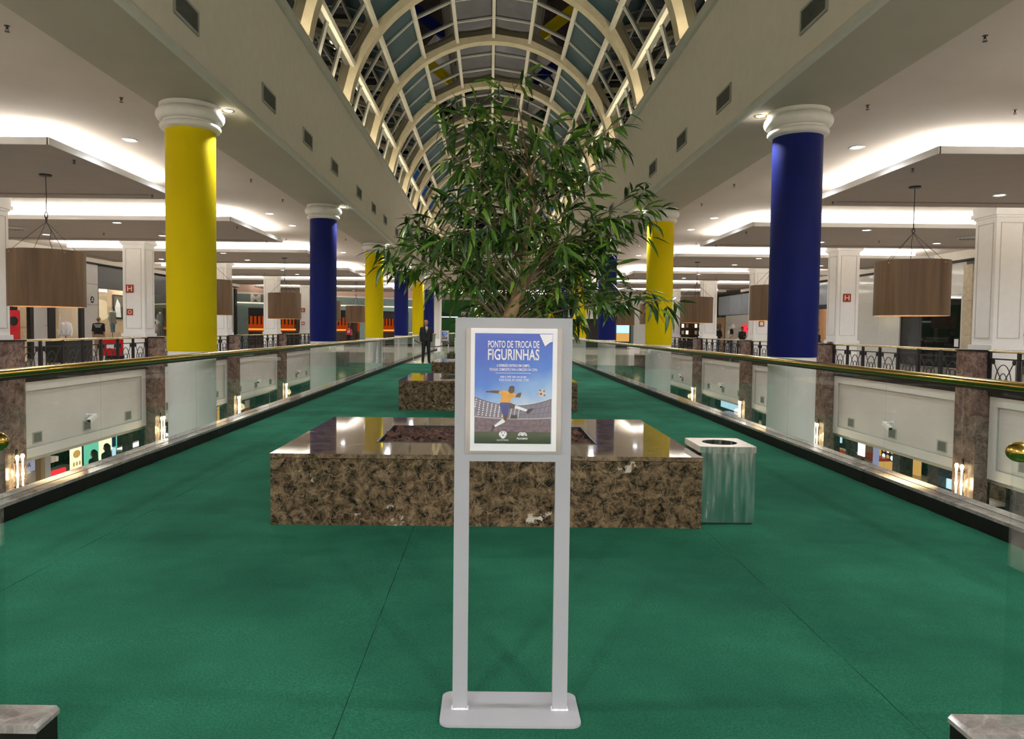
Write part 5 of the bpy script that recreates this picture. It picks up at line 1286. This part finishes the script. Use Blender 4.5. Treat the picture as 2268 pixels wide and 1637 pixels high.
# potted plant, counter, red cabinet, shirt on display
t = T('potted_plant', 'small green potted palm inside the left shop window', 'plant', (-18.7, 34.6, 0.72))
MB().lathe([(0.0001, 0), (.10, 0), (.14, .22), (.12, .22), (.0001, .2)], n=16, cap=False).build('pot', 'shop_panel', t, True, world=False)
for q in range(11):
    a = q * 2.4; d = Vector((math.cos(a), math.sin(a), 0)); pts = [Vector((0, 0, .2)) + d * (.34 * f) + Vector((0, 0, .62 * f * (1 - .45 * f) + .2 * f)) for f in (0, .25, .5, .75, 1.0)]
    sd = Vector((-d.y, d.x, 0)); mb = MB(); vs = []
    for i, p in enumerate(pts): w = (.01, .04, .05, .035, .004)[i]; vs += [p + sd * w, p - sd * w]
    mb.add(vs, [(2 * i, 2 * i + 1, 2 * i + 3, 2 * i + 2) for i in range(4)]); mb.build('frond', 'plant', t, world=False, fix=False)
t = T('display_table', 'black display plinth behind the left iron railing under a white shirt', 'display', (-15.6, 26.6, 0))
bx(t, 'plinth', 'black', -15.95, -15.25, 25.9, 27.7, 0, .78); bx(t, 'top', 'dark_metal', -16.0, -15.2, 25.85, 27.75, .78, .82)
mannequin('bust wearing a white shirt on the black plinth of the left gallery', (-15.6, 26.55, 1.00), 0.15, ['cloth_white', 'cloth_lilac'], 'shirt', 0.78, False, 0.18)
t = T('retail_cart', 'dark red display cart behind the left iron railing', 'cart', (-15.2, 29.6, 0))
bx(t, 'cabinet', 'red_gloss', -15.7, -14.6, 29.2, 31.0, 0.12, .80); bx(t, 'counter', 'wood_light', -15.75, -14.55, 29.15, 31.05, .80, .86); bx(t, 'base', 'black', -15.6, -14.7, 29.3, 30.9, 0, .12)
bx(t, 'logo', 'ink_white', -15.5, -15.0, 29.19, 29.2, .42, .60)
t = T('advert_totem', 'red advertising stand at the left edge of the gallery', 'stand', (-13.6, 20.6, 0))
bx(t, 'panel', 'red_gloss', -13.62, -13.30, 20.4, 20.44, 0.9, 1.75); bx(t, 'foot', 'black', -13.7, -13.2, 20.3, 20.55, 0, .04); bx(t, 'pole', 'black', -13.50, -13.42, 20.44, 20.48, .04, 1.7)
mb = MB().lathe([(.10, 0), (.13, 0), (.13, .005), (.10, .005)], n=24); mb.v = [(x - 13.46, 20.395 - z, y + 1.45) for x, y, z in mb.v]; mb.build('ring_mark', 'black', t)
t = T('shop', 'blank white shop hoarding with dark end frame in the left gallery', 'shop', (-18, 46.5, 0), 0, 'shop fronts')
for q in range(4): bx(t, 'wall_panel', 'white_gloss', -18.1, -17.96, 41.95 + q * 2.2, 44.13 + q * 2.2, 0, 4.1)
bx(t, 'end_frame', 'black', -18.15, -17.85, 50.72, 51.1, 0, 4.0)
for y in (24.5, 30, 36, 39.5): lamp_area('shop_light', (-19.2, y, 4.0), (0, 0, 0), 1.2, 1.2, 55, (1, .88, .70))

# ---- corner shop with the letter M (far left)
t = T('shop', 'teal corner cafe front with a large letter M and orange interior', 'shop', (-14, 56, 0), 0, 'shop fronts')
A0, A1, A2 = Vector((-18.0, 51.2, 0)), Vector((-15.6, 53.0, 0)), Vector((-6.0, 60.0, 0))
def seg_box(t, name, mat, p, q, f0, f1, z0, z1, d0, d1):
    d = (q - p); n = Vector((d.y, -d.x, 0)).normalized(); a = p + d * f0; b = p + d * f1
    vs = [a + n * d0, b + n * d0, b + n * d1, a + n * d1]; vs = [(v.x, v.y, z0) for v in vs] + [(v.x, v.y, z1) for v in vs]
    return MB().add(vs, [(0, 3, 2, 1), (4, 5, 6, 7), (0, 1, 5, 4), (1, 2, 6, 5), (2, 3, 7, 6), (3, 0, 4, 7)]).build(name, mat, t)
for p, q, ops in ((A0, A1, ((.30, 1.0),)), (A1, A2, ((0.0, .17), (.22, .56), (.62, .93)))):
    seg_box(t, 'upper_wall', 'peach_paint', p, q, 0, 1, 3.82, ZC, -.15, 0)
    seg_box(t, 'cornice', 'cap_white', p, q, 0, 1, 3.70, 3.82, -.15, .08)
    seg_box(t, 'sign_band', 'teal_paint', p, q, 0, 1, 3.15, 3.70, -.15, .02)
    seg_box(t, 'lit_ledge', 'cream_glow', p, q, 0, 1, 3.04, 3.10, -.15, .12)
    seg_box(t, 'ledge', 'cap_white', p, q, 0, 1, 3.10, 3.15, -.15, .14)
    seg_box(t, 'lower_band', 'teal_paint', p, q, 0, 1, 2.72, 3.04, -.15, .0)
    e = [0.0] + [v for o in ops for v in o] + [1.0]
    for i in range(0, len(e), 2):
        if e[i + 1] - e[i] > .005: seg_box(t, 'pilaster', 'teal_paint', p, q, e[i], e[i + 1], 0, 2.72, -.15, 0.0)
    for (f0, f1) in ops:
        seg_box(t, 'valance', 'black', p, q, f0, f1, 2.15, 2.72, -.35, -.12)
        seg_box(t, 'glowing_back', 'orange_glow', p, q, f0, f1, 1.05, 2.15, -1.9, -1.85)
        seg_box(t, 'bar_counter', 'brown_dark', p, q, f0, f1, 0, 1.0, -.9, -.5)
        seg_box(t, 'counter_light', 'amber_glow', p, q, f0 + .1 * (f1 - f0), f1 - .1 * (f1 - f0), 1.12, 1.24, -1.2, -1.0)
        n_ = max(4, int((q - p).length * (f1 - f0) / .28))
        for i in range(n_): g_ = f0 + (f1 - f0) * (i + .5) / n_; seg_box(t, 'slat', 'brown_dark', p, q, g_ - .05 / (q - p).length, g_ + .05 / (q - p).length, 1.55, 2.15, -1.2, -1.15)
ang = math.atan2((A1 - A0).y, (A1 - A0).x)
c = A0.lerp(A1, .46) + Vector((math.sin(ang), -math.cos(ang), 0)) * .16
o = text('M', 'cap_white', t, (c.x, c.y, 3.42), ang, .72, .62, 'letter')
sol = o.modifiers.new('thick', 'SOLIDIFY'); sol.thickness = 0.09
lamp_area('shop_light', (-13.5, 58.6, 2.6), (0, 0, 0.5), 3, .6, 15, (1, .45, .15))
t = T('wall_infill', 'plain pale wall between the teal cafe and the green shop', 'wall', (-5.6, 60.5, 0))
bx(t, 'wall_panel', 'peach_paint', -6.0, -4.3, 60.0, 60.3, 2.9, ZC); bx(t, 'wall_panel', 'green_dark', -6.0, -4.3, 60.0, 60.3, 2.2, 2.9); bx(t, 'glass_pane', 'shop_glass', -6.0, -4.3, 60.1, 60.15, 0, 2.2)

# ---- green shop at the far end
t = T('shop', 'green painted shop front at the far end of the hall', 'shop', (0, 66, 0), 0, 'shop fronts')
bx(t, 'wall_panel', 'green_paint', -7.0, 5.2, 66.0, 66.3, 0, 4.0); bx(t, 'header', 'cap_white', -7.5, 8, 65.8, 66.3, 4.0, ZC)
mb = MB().prism([(-4.55, 2.95), (-3.0, 2.50), (-3.0, 2.42), (-4.55, 2.42)], 'y', 65.4, 65.95); mb.build('canopy', 'green_dark', t)
bx(t, 'light_bar', 'white_glow', -4.55, -2.9, 65.35, 65.45, 2.38, 2.46)
bx(t, 'side_frame', 'cap_white', -4.62, -4.5, 65.7, 65.95, 0, 3.9)
t = T('shop_sign', 'small white hanging sign on the green wall', 'sign', (-2.2, 65.8, 2.5)); bx(t, 'board', 'ink_white', -2.62, -1.85, 65.78, 65.83, 2.35, 2.92); text('Life', 'ink_black', t, (-2.23, 65.77, 2.62), 'F', .55, .34)
t = T('round_lamp', 'round cream glowing emblem on the green wall', 'lamp', (-0.5, 65.7, 2.6)); mb = MB().lathe([(.0001, 0), (.95, 0), (.95, .12), (.0001, .12)], n=32, cap=False); mb.v = [(x - .55, 65.9 - z, y + 2.75) for x, y, z in mb.v]; mb.build('disc', 'cream_glow', t)
for i, x in enumerate((-4.05,)):
    t = T('square_column', 'slim white square column beside the farthest blue column', 'column', (x, 55, 0)); bx(t, 'shaft', 'white_paint', x - .36, x + .36, 54.6, 55.3, 0, ZC); bx(t, 'base_block', 'white_paint', x - .42, x + .42, 54.54, 55.36, 0, .3); bx(t, 'cornice', 'white_paint', x - .44, x + .44, 54.52, 55.38, 4.0, 4.2)
    bx(t, 'panel_bead', 'moulding', x - .26, x + .26, 54.585, 54.6, .6, 3.8)
t = T('glass_balustrade', 'low glass balustrade with brass rail in the far hall before the green shop', 'balustrade', (-2, 57, 0)); 
for q in range(7): bx(t, 'glass_panel', 'glass', -7.0 + q * 1.25, -5.77 + q * 1.25, 56.9, 56.915, .1, 1.0)
MB().tube([(-7.0, 56.907, 1.0), (1.75, 56.907, 1.0)], .04, 10).build('handrail', 'brass_pale', t, True); bx(t, 'curb_stone', 'curb_dark', -7.0, 1.75, 56.8, 57.0, -.02, .11)

# ---- far right wall
t = T('shop', 'white far right shop front with a black doorway', 'shop', (13, 60, 0), 0, 'shop fronts')
bx(t, 'wall_panel', 'plaster', 5.2, 18.3, 60.0, 60.2, 3.2, ZC - 0.004); bx(t, 'wall_panel', 'white_gloss', 10.4, 15.4, 59.95, 60.2, 0, 3.2); bx(t, 'wall_panel', 'white_gloss', 5.2, 7.6, 59.95, 60.2, 0, 3.2)
bx(t, 'dark_opening', 'black', 7.6, 10.4, 60.3, 60.4, 0, 2.3); bx(t, 'header', 'brown_dark', 9.2, 10.4, 59.9, 60.2, 2.0, 3.6); bx(t, 'header', 'white_gloss', 7.6, 9.2, 59.95, 60.2, 2.3, 3.2)
bx(t, 'red_logo', 'neon_red', 9.55, 10.1, 59.86, 59.9, 2.5, 3.3)
bx(t, 'glass_edge', 'teal_paint', 11.6, 11.9, 59.85, 59.95, .3, 2.0)
t = T('digital_display', 'bright digital display beside the black doorway on the right', 'display', (11, 59.6, 0)); bx(t, 'casing', 'black', 10.3, 11.6, 59.5, 59.7, -.01, 2.0); bx(t, 'screen', 'screen_cyan', 10.42, 11.48, 59.48, 59.5, 1.15, 1.9); bx(t, 'screen_lower', 'food_warm', 10.42, 11.48, 59.48, 59.5, .45, 1.15)
t = T('shelf_shop', 'dark brown shop with rows of lit products in the far right gallery', 'shop', (16.6, 59.5, 0), 0, 'shop fronts')
bx(t, 'back_wall', 'brown_dark', 15.3, 18.0, 59.6, 59.7, 0, 2.3); bx(t, 'header', 'white_gloss', 15.3, 18.0, 59.4, 59.7, 2.3, 3.2)
for q in range(7):
    for r in range(3):
        if q == 3: continue
        bx(t, 'product', ('cream_glow', 'ink_ball', 'cap_white')[(q + r) % 3], 15.45 + q * .36, 15.62 + q * .36, 59.5, 59.6, .55 + r * .55, .85 + r * .55)

# ---- right gallery shops
t = T('shop', 'pale shop front with bluish upper glazing at the far end of the right gallery', 'shop', (18, 52, 0), 0, 'shop fronts')
bx(t, 'wall_panel', 'white_gloss', 17.98, 18.2, 44.0, 55.2, 0, 2.55)
for q in range(5): bx(t, 'upper_pane', 'blue_grey_glass', 17.97, 18.1, 44.0 + q * 2.6, 46.55 + q * 2.6, 2.6, 4.05)
bx(t, 'dark_rail', 'black', 17.9, 18.1, 44, 57, 4.05, 4.10); bx(t, 'door', 'wood_light', 17.98, 18.15, 55.3, 57.6, 0, 2.45); bx(t, 'door_head', 'black', 17.95, 18.1, 55.3, 57.6, 2.45, 2.55)
bx(t, 'poster', 'ink_black', 17.94, 17.98, 56.3, 57.4, 1.2, 1.95); bx(t, 'door_picture', 'orange_wall', 17.95, 17.98, 55.4, 56.0, .9, 1.6)
t = T('red_box_sign', 'glowing red box sign projecting in the right gallery', 'sign', (17.4, 49, 1.5)); bx(t, 'box', 'neon_red', 17.62, 17.9, 50.3, 50.5, 1.30, 1.85); bx(t, 'bracket', 'black', 17.9, 17.98, 50.4, 50.5, 1.5, 1.6)
t = T('shop', 'shop with blue grey transom and orange interior in the right gallery', 'shop', (18, 40, 0), 0, 'shop fronts')
bx(t, 'transom_panel', 'blue_grey_glass', 17.97, 18.1, 36.4, 43.9, 2.85, 4.05); bx(t, 'black_rail', 'black', 17.9, 18.12, 36.4, 43.9, 2.62, 2.85)
bx(t, 'interior_wall', 'orange_wall', 20.1, 20.2, 36.0, 44.5, 0, 4.1); bx(t, 'glass_pane', 'shop_glass', 18.02, 18.04, 39.6, 43.9, 0, 2.62)
t = T('digital_display', 'tall pale blue screen in the orange shop of the right gallery', 'display', (18.3, 39, 0)); bx(t, 'screen', 'screen_cyan', 18.35, 18.38, 38.6, 39.35, .75, 2.0); bx(t, 'casing', 'black', 18.38, 18.45, 38.55, 39.4, 0, 2.05)
t = T('shop', 'white glossy panelled shop front with a black window in the right gallery', 'shop', (18, 31, 0), 0, 'shop fronts')
bx(t, 'door_reveal', 'brown_dark', 17.99, 18.2, 35.35, 36.3, 0, 2.75); bx(t, 'wall_panel', 'white_gloss', 17.99, 18.2, 35.35, 36.38, 2.75, 4.08)
for y0, y1 in ((31.78, 33.5), (33.51, 35.34)):
    for z0, z1 in ((0, 2.86), (2.87, 4.08)): bx(t, 'wall_panel', 'white_gloss', 17.97, 18.2, y0, y1, z0, z1)
for y0, y1 in ((27.42, 29.5), (29.51, 31.77)): bx(t, 'wall_panel', 'white_gloss', 17.97, 18.2, y0, y1, 2.87, 4.08)
bx(t, 'wall_panel', 'white_gloss', 17.97, 18.2, 27.42, 27.66, 0, 2.86)
bx(t, 'black_window', 'black_glass', 18.02, 18.06, 27.67, 31.77, 0.02, 2.86)
bx(t, 'window_notice', 'paper', 18.005, 18.015, 27.8, 28.05, .85, 1.15); bx(t, 'window_decal', 'ink_white', 18.005, 18.015, 28.5, 28.8, 2.5, 2.62)
for z0, z1 in ((0, 1.3), (1.31, 2.6), (2.61, 3.95)): bx(t, 'stone_strip', 'cream_stone', 17.85, 18.2, 26.9, 27.4, z0, z1)
bx(t, 'wall_panel', 'white_paint', 17.95, 18.2, 25.3, 26.9, 0, 4.1)
t = T('shop', 'sportswear shop with dark canopy at the right edge of the view', 'shop', (18, 23.5, 0), 0, 'shop fronts')
bx(t, 'transom_panel', 'blue_grey_glass', 17.97, 18.1, 20.5, 25.28, 3.25, 4.08); bx(t, 'light_rail', 'white_glow', 17.94, 18.0, 20.5, 25.28, 3.12, 3.17); bx(t, 'dark_band', 'brown_dark', 18.0, 18.1, 20.5, 25.28, 2.45, 3.12)
bx(t, 'interior_wall', 'shop_panel', 19.6, 19.7, 19, 26, 0, 4.0); bx(t, 'shelf', 'wood_light', 18.7, 19.6, 20, 25.6, 1.62, 1.68); bx(t, 'shelf', 'brown_dark', 18.6, 19.6, 20, 25.6, 1.30, 1.36)
for q in range(6): bx(t, 'hanging_rail_item', ('cloth_black', 'suit_grey', 'cap_white')[q % 3], 18.75, 19.3, 24.9 - q * .3, 25.05 - q * .3, 1.36, 1.52)
t = T('hanging_sign', 'white vertical banner lettered TREINO at the right edge', 'sign', (18.3, 24.9, 2.1)); bx(t, 'board', 'paper', 18.30, 18.33, 24.62, 25.1, 1.72, 2.42)
o = text('TREINO', 'ink_black', t, (18.29, 24.95, 2.06), 'R', .55, .16)
cc = Vector((18.29, 24.95, 2.06)) - Vector((18.3, 24.9, 2.1)); Rx = Matrix.Rotation(-PI / 2, 4, 'X'); o.data.transform(Matrix.Translation(cc) @ Rx @ Matrix.Translation(-cc))
for i in range(3):
    o = shirt(None, (18.35 + .1 * i, 24.75 - .28 * i, 1.28), .62, .80, .05, 'tee_cream', PI / 2 + .9); tag(o, 'cream T-shirt hanging in the sports shop, %s from the square column' % ORD[i], 'T-shirt', 'cream T-shirts at the right edge')
for y in (22.5, 38, 41.5): lamp_area('shop_light', (19.0, y, 4.0), (0, 0, 0), 1.2, 1.2, 50, (1, .90, .76))
for s in (-1, 1):
    o = MB().box(s * 18.12, s * 18.3, YB, 20.0 if s > 0 else 22.4, 0, ZC).build('wall_gallery_' + SIDE[s], 'plaster'); struct(o, 'plain wall of the %s gallery near the camera' % SIDE[s])

# ================================================================ lower level shops
for s in (-1, 1):
    t = T('lower_wall', 'dark marble wall panels between the lower shops on the %s' % SIDE[s], 'wall', (s * 12.6, 17.6, ZL), 0, 'lower marble walls')
    for k in range(0, 6):
        y = yk(k)
        for (a, b) in ((y - 0.75, y - 0.42), (y + 0.42, y + 1.15)):
            for z0, z1 in ((ZL, -3.3), (-3.295, -2.262)): bx(t, 'marble_slab', 'dark_marble', s * 12.35, s * 12.55, a, b, z0, z1)
def low_shop(label, s, a, b, back, stuff):
    t = T('lower_shop', label, 'shop', (s * 12.9, a, ZL), 0, 'lower level shops')
    bx(t, 'back_wall', back, s * 15.4, s * 15.5, a, b, ZL, -2.262); bx(t, 'counter', 'brown_dark', s * 13.6, s * 14.2, a + .3, b - .3, ZL, ZL + 1.05); bx(t, 'counter_top', 'ledge', s * 13.55, s * 14.25, a + .25, b - .25, ZL + 1.05, ZL + 1.1)
    for (n, m, x0, x1, y0, y1, z0, z1) in stuff: bx(t, n, m, s * x0, s * x1, y0, y1, z0, z1)
    return t
P('sign_lilac', (0.42, 0.42, 0.62), 0.4, emit=0.25)
t = low_shop('lower left grill stand with red lettered sign and burger menu panel', -1, 18.75, 24.2, 'black', [
    ('sign_board', 'sign_lilac', 12.70, 12.75, 18.75, 20.05, -2.72, -2.262), ('picture_panel', 'ink_ball', 12.74, 12.80, 18.75, 20.15, -3.45, -2.76), ('side_post', 'wood_light', 12.6, 12.9, 20.15, 20.32, ZL, -2.262), ('side_post', 'shop_panel', 12.6, 12.9, 20.34, 20.6, ZL, -2.262),
    ('red_sign', 'neon_red', 12.72, 12.78, 20.62, 21.55, -3.25, -2.92), ('menu_panel', 'cream_glow', 12.72, 12.78, 21.85, 22.40, -3.3, -2.44), ('green_lit_wall', 'green_glow', 14.3, 14.35, 25.4, 27.6, -3.9, -2.3), ('lit_door', 'cream_glow', 14.2, 14.25, 26.2, 27.1, -3.9, -2.5), ('poster', 'ink_blue', 12.70, 12.73, 24.22, 24.42, -2.75, -2.35), ('poster', 'screen_cyan', 12.70, 12.73, 24.22, 24.42, -3.1, -2.8)])  # green light on the back wall is put in as its own glow
text('MERENDA', 'ink_black', t, (-12.69, 19.4, -2.52), 'L', .9, .13); text('CAK & BURGER', 'ink_black', t, (-12.71, 21.08, -3.1), 'L', .80, .12)
def disc_on(t, s, x, y, z, ry, rz, mat, name):
    mb = MB(); mb.add([(s * x, y + ry * math.cos(2 * PI * q / 20), z + rz * math.sin(2 * PI * q / 20)) for q in range(20)], [tuple(range(20))]); return mb.build(name, mat, t, fix=False)
disc_on(t, -1, 12.715, 22.12, -2.62, .20, .12, 'food_warm', 'menu_picture')
for q in range(3):
    for r in range(2): disc_on(t, -1, 12.715, 21.96 + q * .16, -2.92 - r * .2, .055, .07, 'food_warm', 'menu_picture')
disc_on(t, -1, 12.735, 19.1, -3.15, .18, .16, 'red_gloss', 'food_picture'); disc_on(t, -1, 12.735, 19.65, -3.15, .22, .15, 'brown_dark', 'food_picture'); disc_on(t, -1, 12.733, 19.4, -3.34, .5, .06, 'plant', 'food_picture')
for q in range(5):
    o = MB().box(-13.2, -13.0, 20.7 + q * .2, 20.85 + q * .2, -2.75, -2.6).build('logo_stripe', 'ink_white', t)
t = low_shop('dim lower left bar with small orange lights', -1, 26.5, 32.0, 'black', [('orange_light', 'amber_glow', 14.8, 14.9, 27.0, 27.3, -2.9, -2.4), ('orange_light', 'amber_glow', 14.8, 14.9, 28.2, 28.4, -3.0, -2.5), ('counter_light', 'white_glow', 13.6, 14.0, 27, 31, -3.3, -3.27)])
t = low_shop('lower left snack bar with an orange wooden sign', -1, 34.2, 39.7, 'black', [('wood_sign', 'food_warm', 12.70, 12.78, 33.65, 36.9, -3.25, -2.262), ('plank_line', 'wood_light', 12.69, 12.70, 33.65, 36.9, -2.55, -2.53), ('poster', 'ink_black', 12.7, 12.74, 37.1, 38.4, -3.3, -2.262), ('poster_face', 'ink_ball', 12.69, 12.70, 37.4, 38.1, -2.9, -2.5), ('poster_red', 'red_gloss', 12.69, 12.70, 37.3, 38.2, -3.2, -2.95)])
text('O Gracioso', 'ink_black', t, (-12.685, 35.4, -2.80), 'L', 1.9, .26); text('BAR & COZINHA', 'ink_black', t, (-12.685, 35.2, -3.08), 'L', 1.5, .12)
t = low_shop('lower left shop with a big red sign reading BUO', -1, 42.0, 47.4, 'teal_paint', [('front_wall', 'shop_panel', 12.75, 12.85, 42.0, 46.0, -3.6, -2.262)])
o = text('BUO', 'neon_red', t, (-12.66, 44.0, -2.78), 'L', 2.3, .50)
t = low_shop('lower right cafe with yellow walls and a menu screen', 1, 18.75, 24.2, 'dark_marble', [
    ('pier', 'dark_marble', 12.5, 12.9, 21.85, 22.25, ZL, -2.262), ('orange_wall', 'orange_wall', 14.0, 14.1, 25.9, 27.2, ZL, -2.262), ('yellow_wall', 'food_warm', 14.0, 14.1, 23.4, 25.85, ZL, -2.262), ('red_counter', 'red_gloss', 13.3, 13.9, 24.9, 26.2, -3.10, -3.0), ('white_sign', 'white_glow', 12.7, 12.75, 24.35, 24.75, -2.85, -2.35), ('lilac_sign', 'lilac_glow', 12.8, 12.9, 23.75, 23.95, -3.2, -2.4),
    ('menu_screen', 'black', 13.9, 13.95, 24.35, 25.45, -3.08, -2.62), ('marble_pier', 'dark_marble', 12.5, 13.0, 20.0, 20.45, ZL, -2.262), ('blue_fascia', 'sign_lilac', 12.9, 12.95, 18.8, 19.95, -2.60, -2.262), ('small_screen', 'screen_cyan', 12.75, 12.8, 19.05, 20.0, -2.95, -2.68), ('screen_stripe', 'neon_red', 12.74, 12.75, 19.5, 19.6, -2.95, -2.68), ('desk', 'brown_dark', 12.9, 13.6, 18.7, 19.95, -3.5, -3.15)])
text('CORPORATE', 'ink_black', t, (12.885, 19.35, -2.45), 'R', .75, .10)
for q in range(4):
    for r in range(2): disc_on(t, 1, 13.89, 24.5 + q * .26, -2.74 - r * .22, .10, .08, 'food_warm' if (q + r) % 2 else 'white_glow', 'menu_picture')
t = low_shop('lower right stall with white boxes at the right edge of the view', 1, 15.0, 16.45, 'sign_lilac', [('white_box', 'cap_white', 12.8, 13.2, 15.3, 16.4, -3.5, -3.0), ('white_box', 'cap_white', 13.0, 13.5, 15.5, 16.3, -2.95, -2.6), ('till', 'black', 12.9, 13.1, 16.1, 16.4, -2.95, -2.7)])
t = low_shop('dim lower right shop with small blue lit counter', 1, 26.5, 32.0, 'black', [('lit_shelf', 'white_glow', 13.8, 13.9, 27.5, 30.5, -2.6, -2.52), ('blue_screen', 'screen_cyan', 14.2, 14.25, 29.0, 29.8, -3.1, -2.8), ('food_tray', 'orange_glow', 13.4, 13.7, 27.6, 28.3, -3.3, -3.2)])
t = low_shop('lower right shop with a pale cyan sign', 1, 34.2, 39.7, 'black', [('cyan_sign', 'screen_cyan', 12.7, 12.75, 36.0, 39.5, -2.75, -2.4), ('blue_counter', 'sign_lilac', 12.9, 13.2, 35.5, 39.5, -3.3, -3.0)])
t = low_shop('lower right shop farthest along the gallery', 1, 42.0, 47.4, 'teal_paint', [('front_wall', 'dark_marble', 12.75, 12.85, 42.0, 47.0, -3.6, -2.262)])
for s in (-1, 1):
    for y in (21.5, 29, 37): lamp_area('shop_light', (s * 14.4, y, -2.3), (0, 0, 0), 1.5, 1.0, 22, (1, .85, .65))
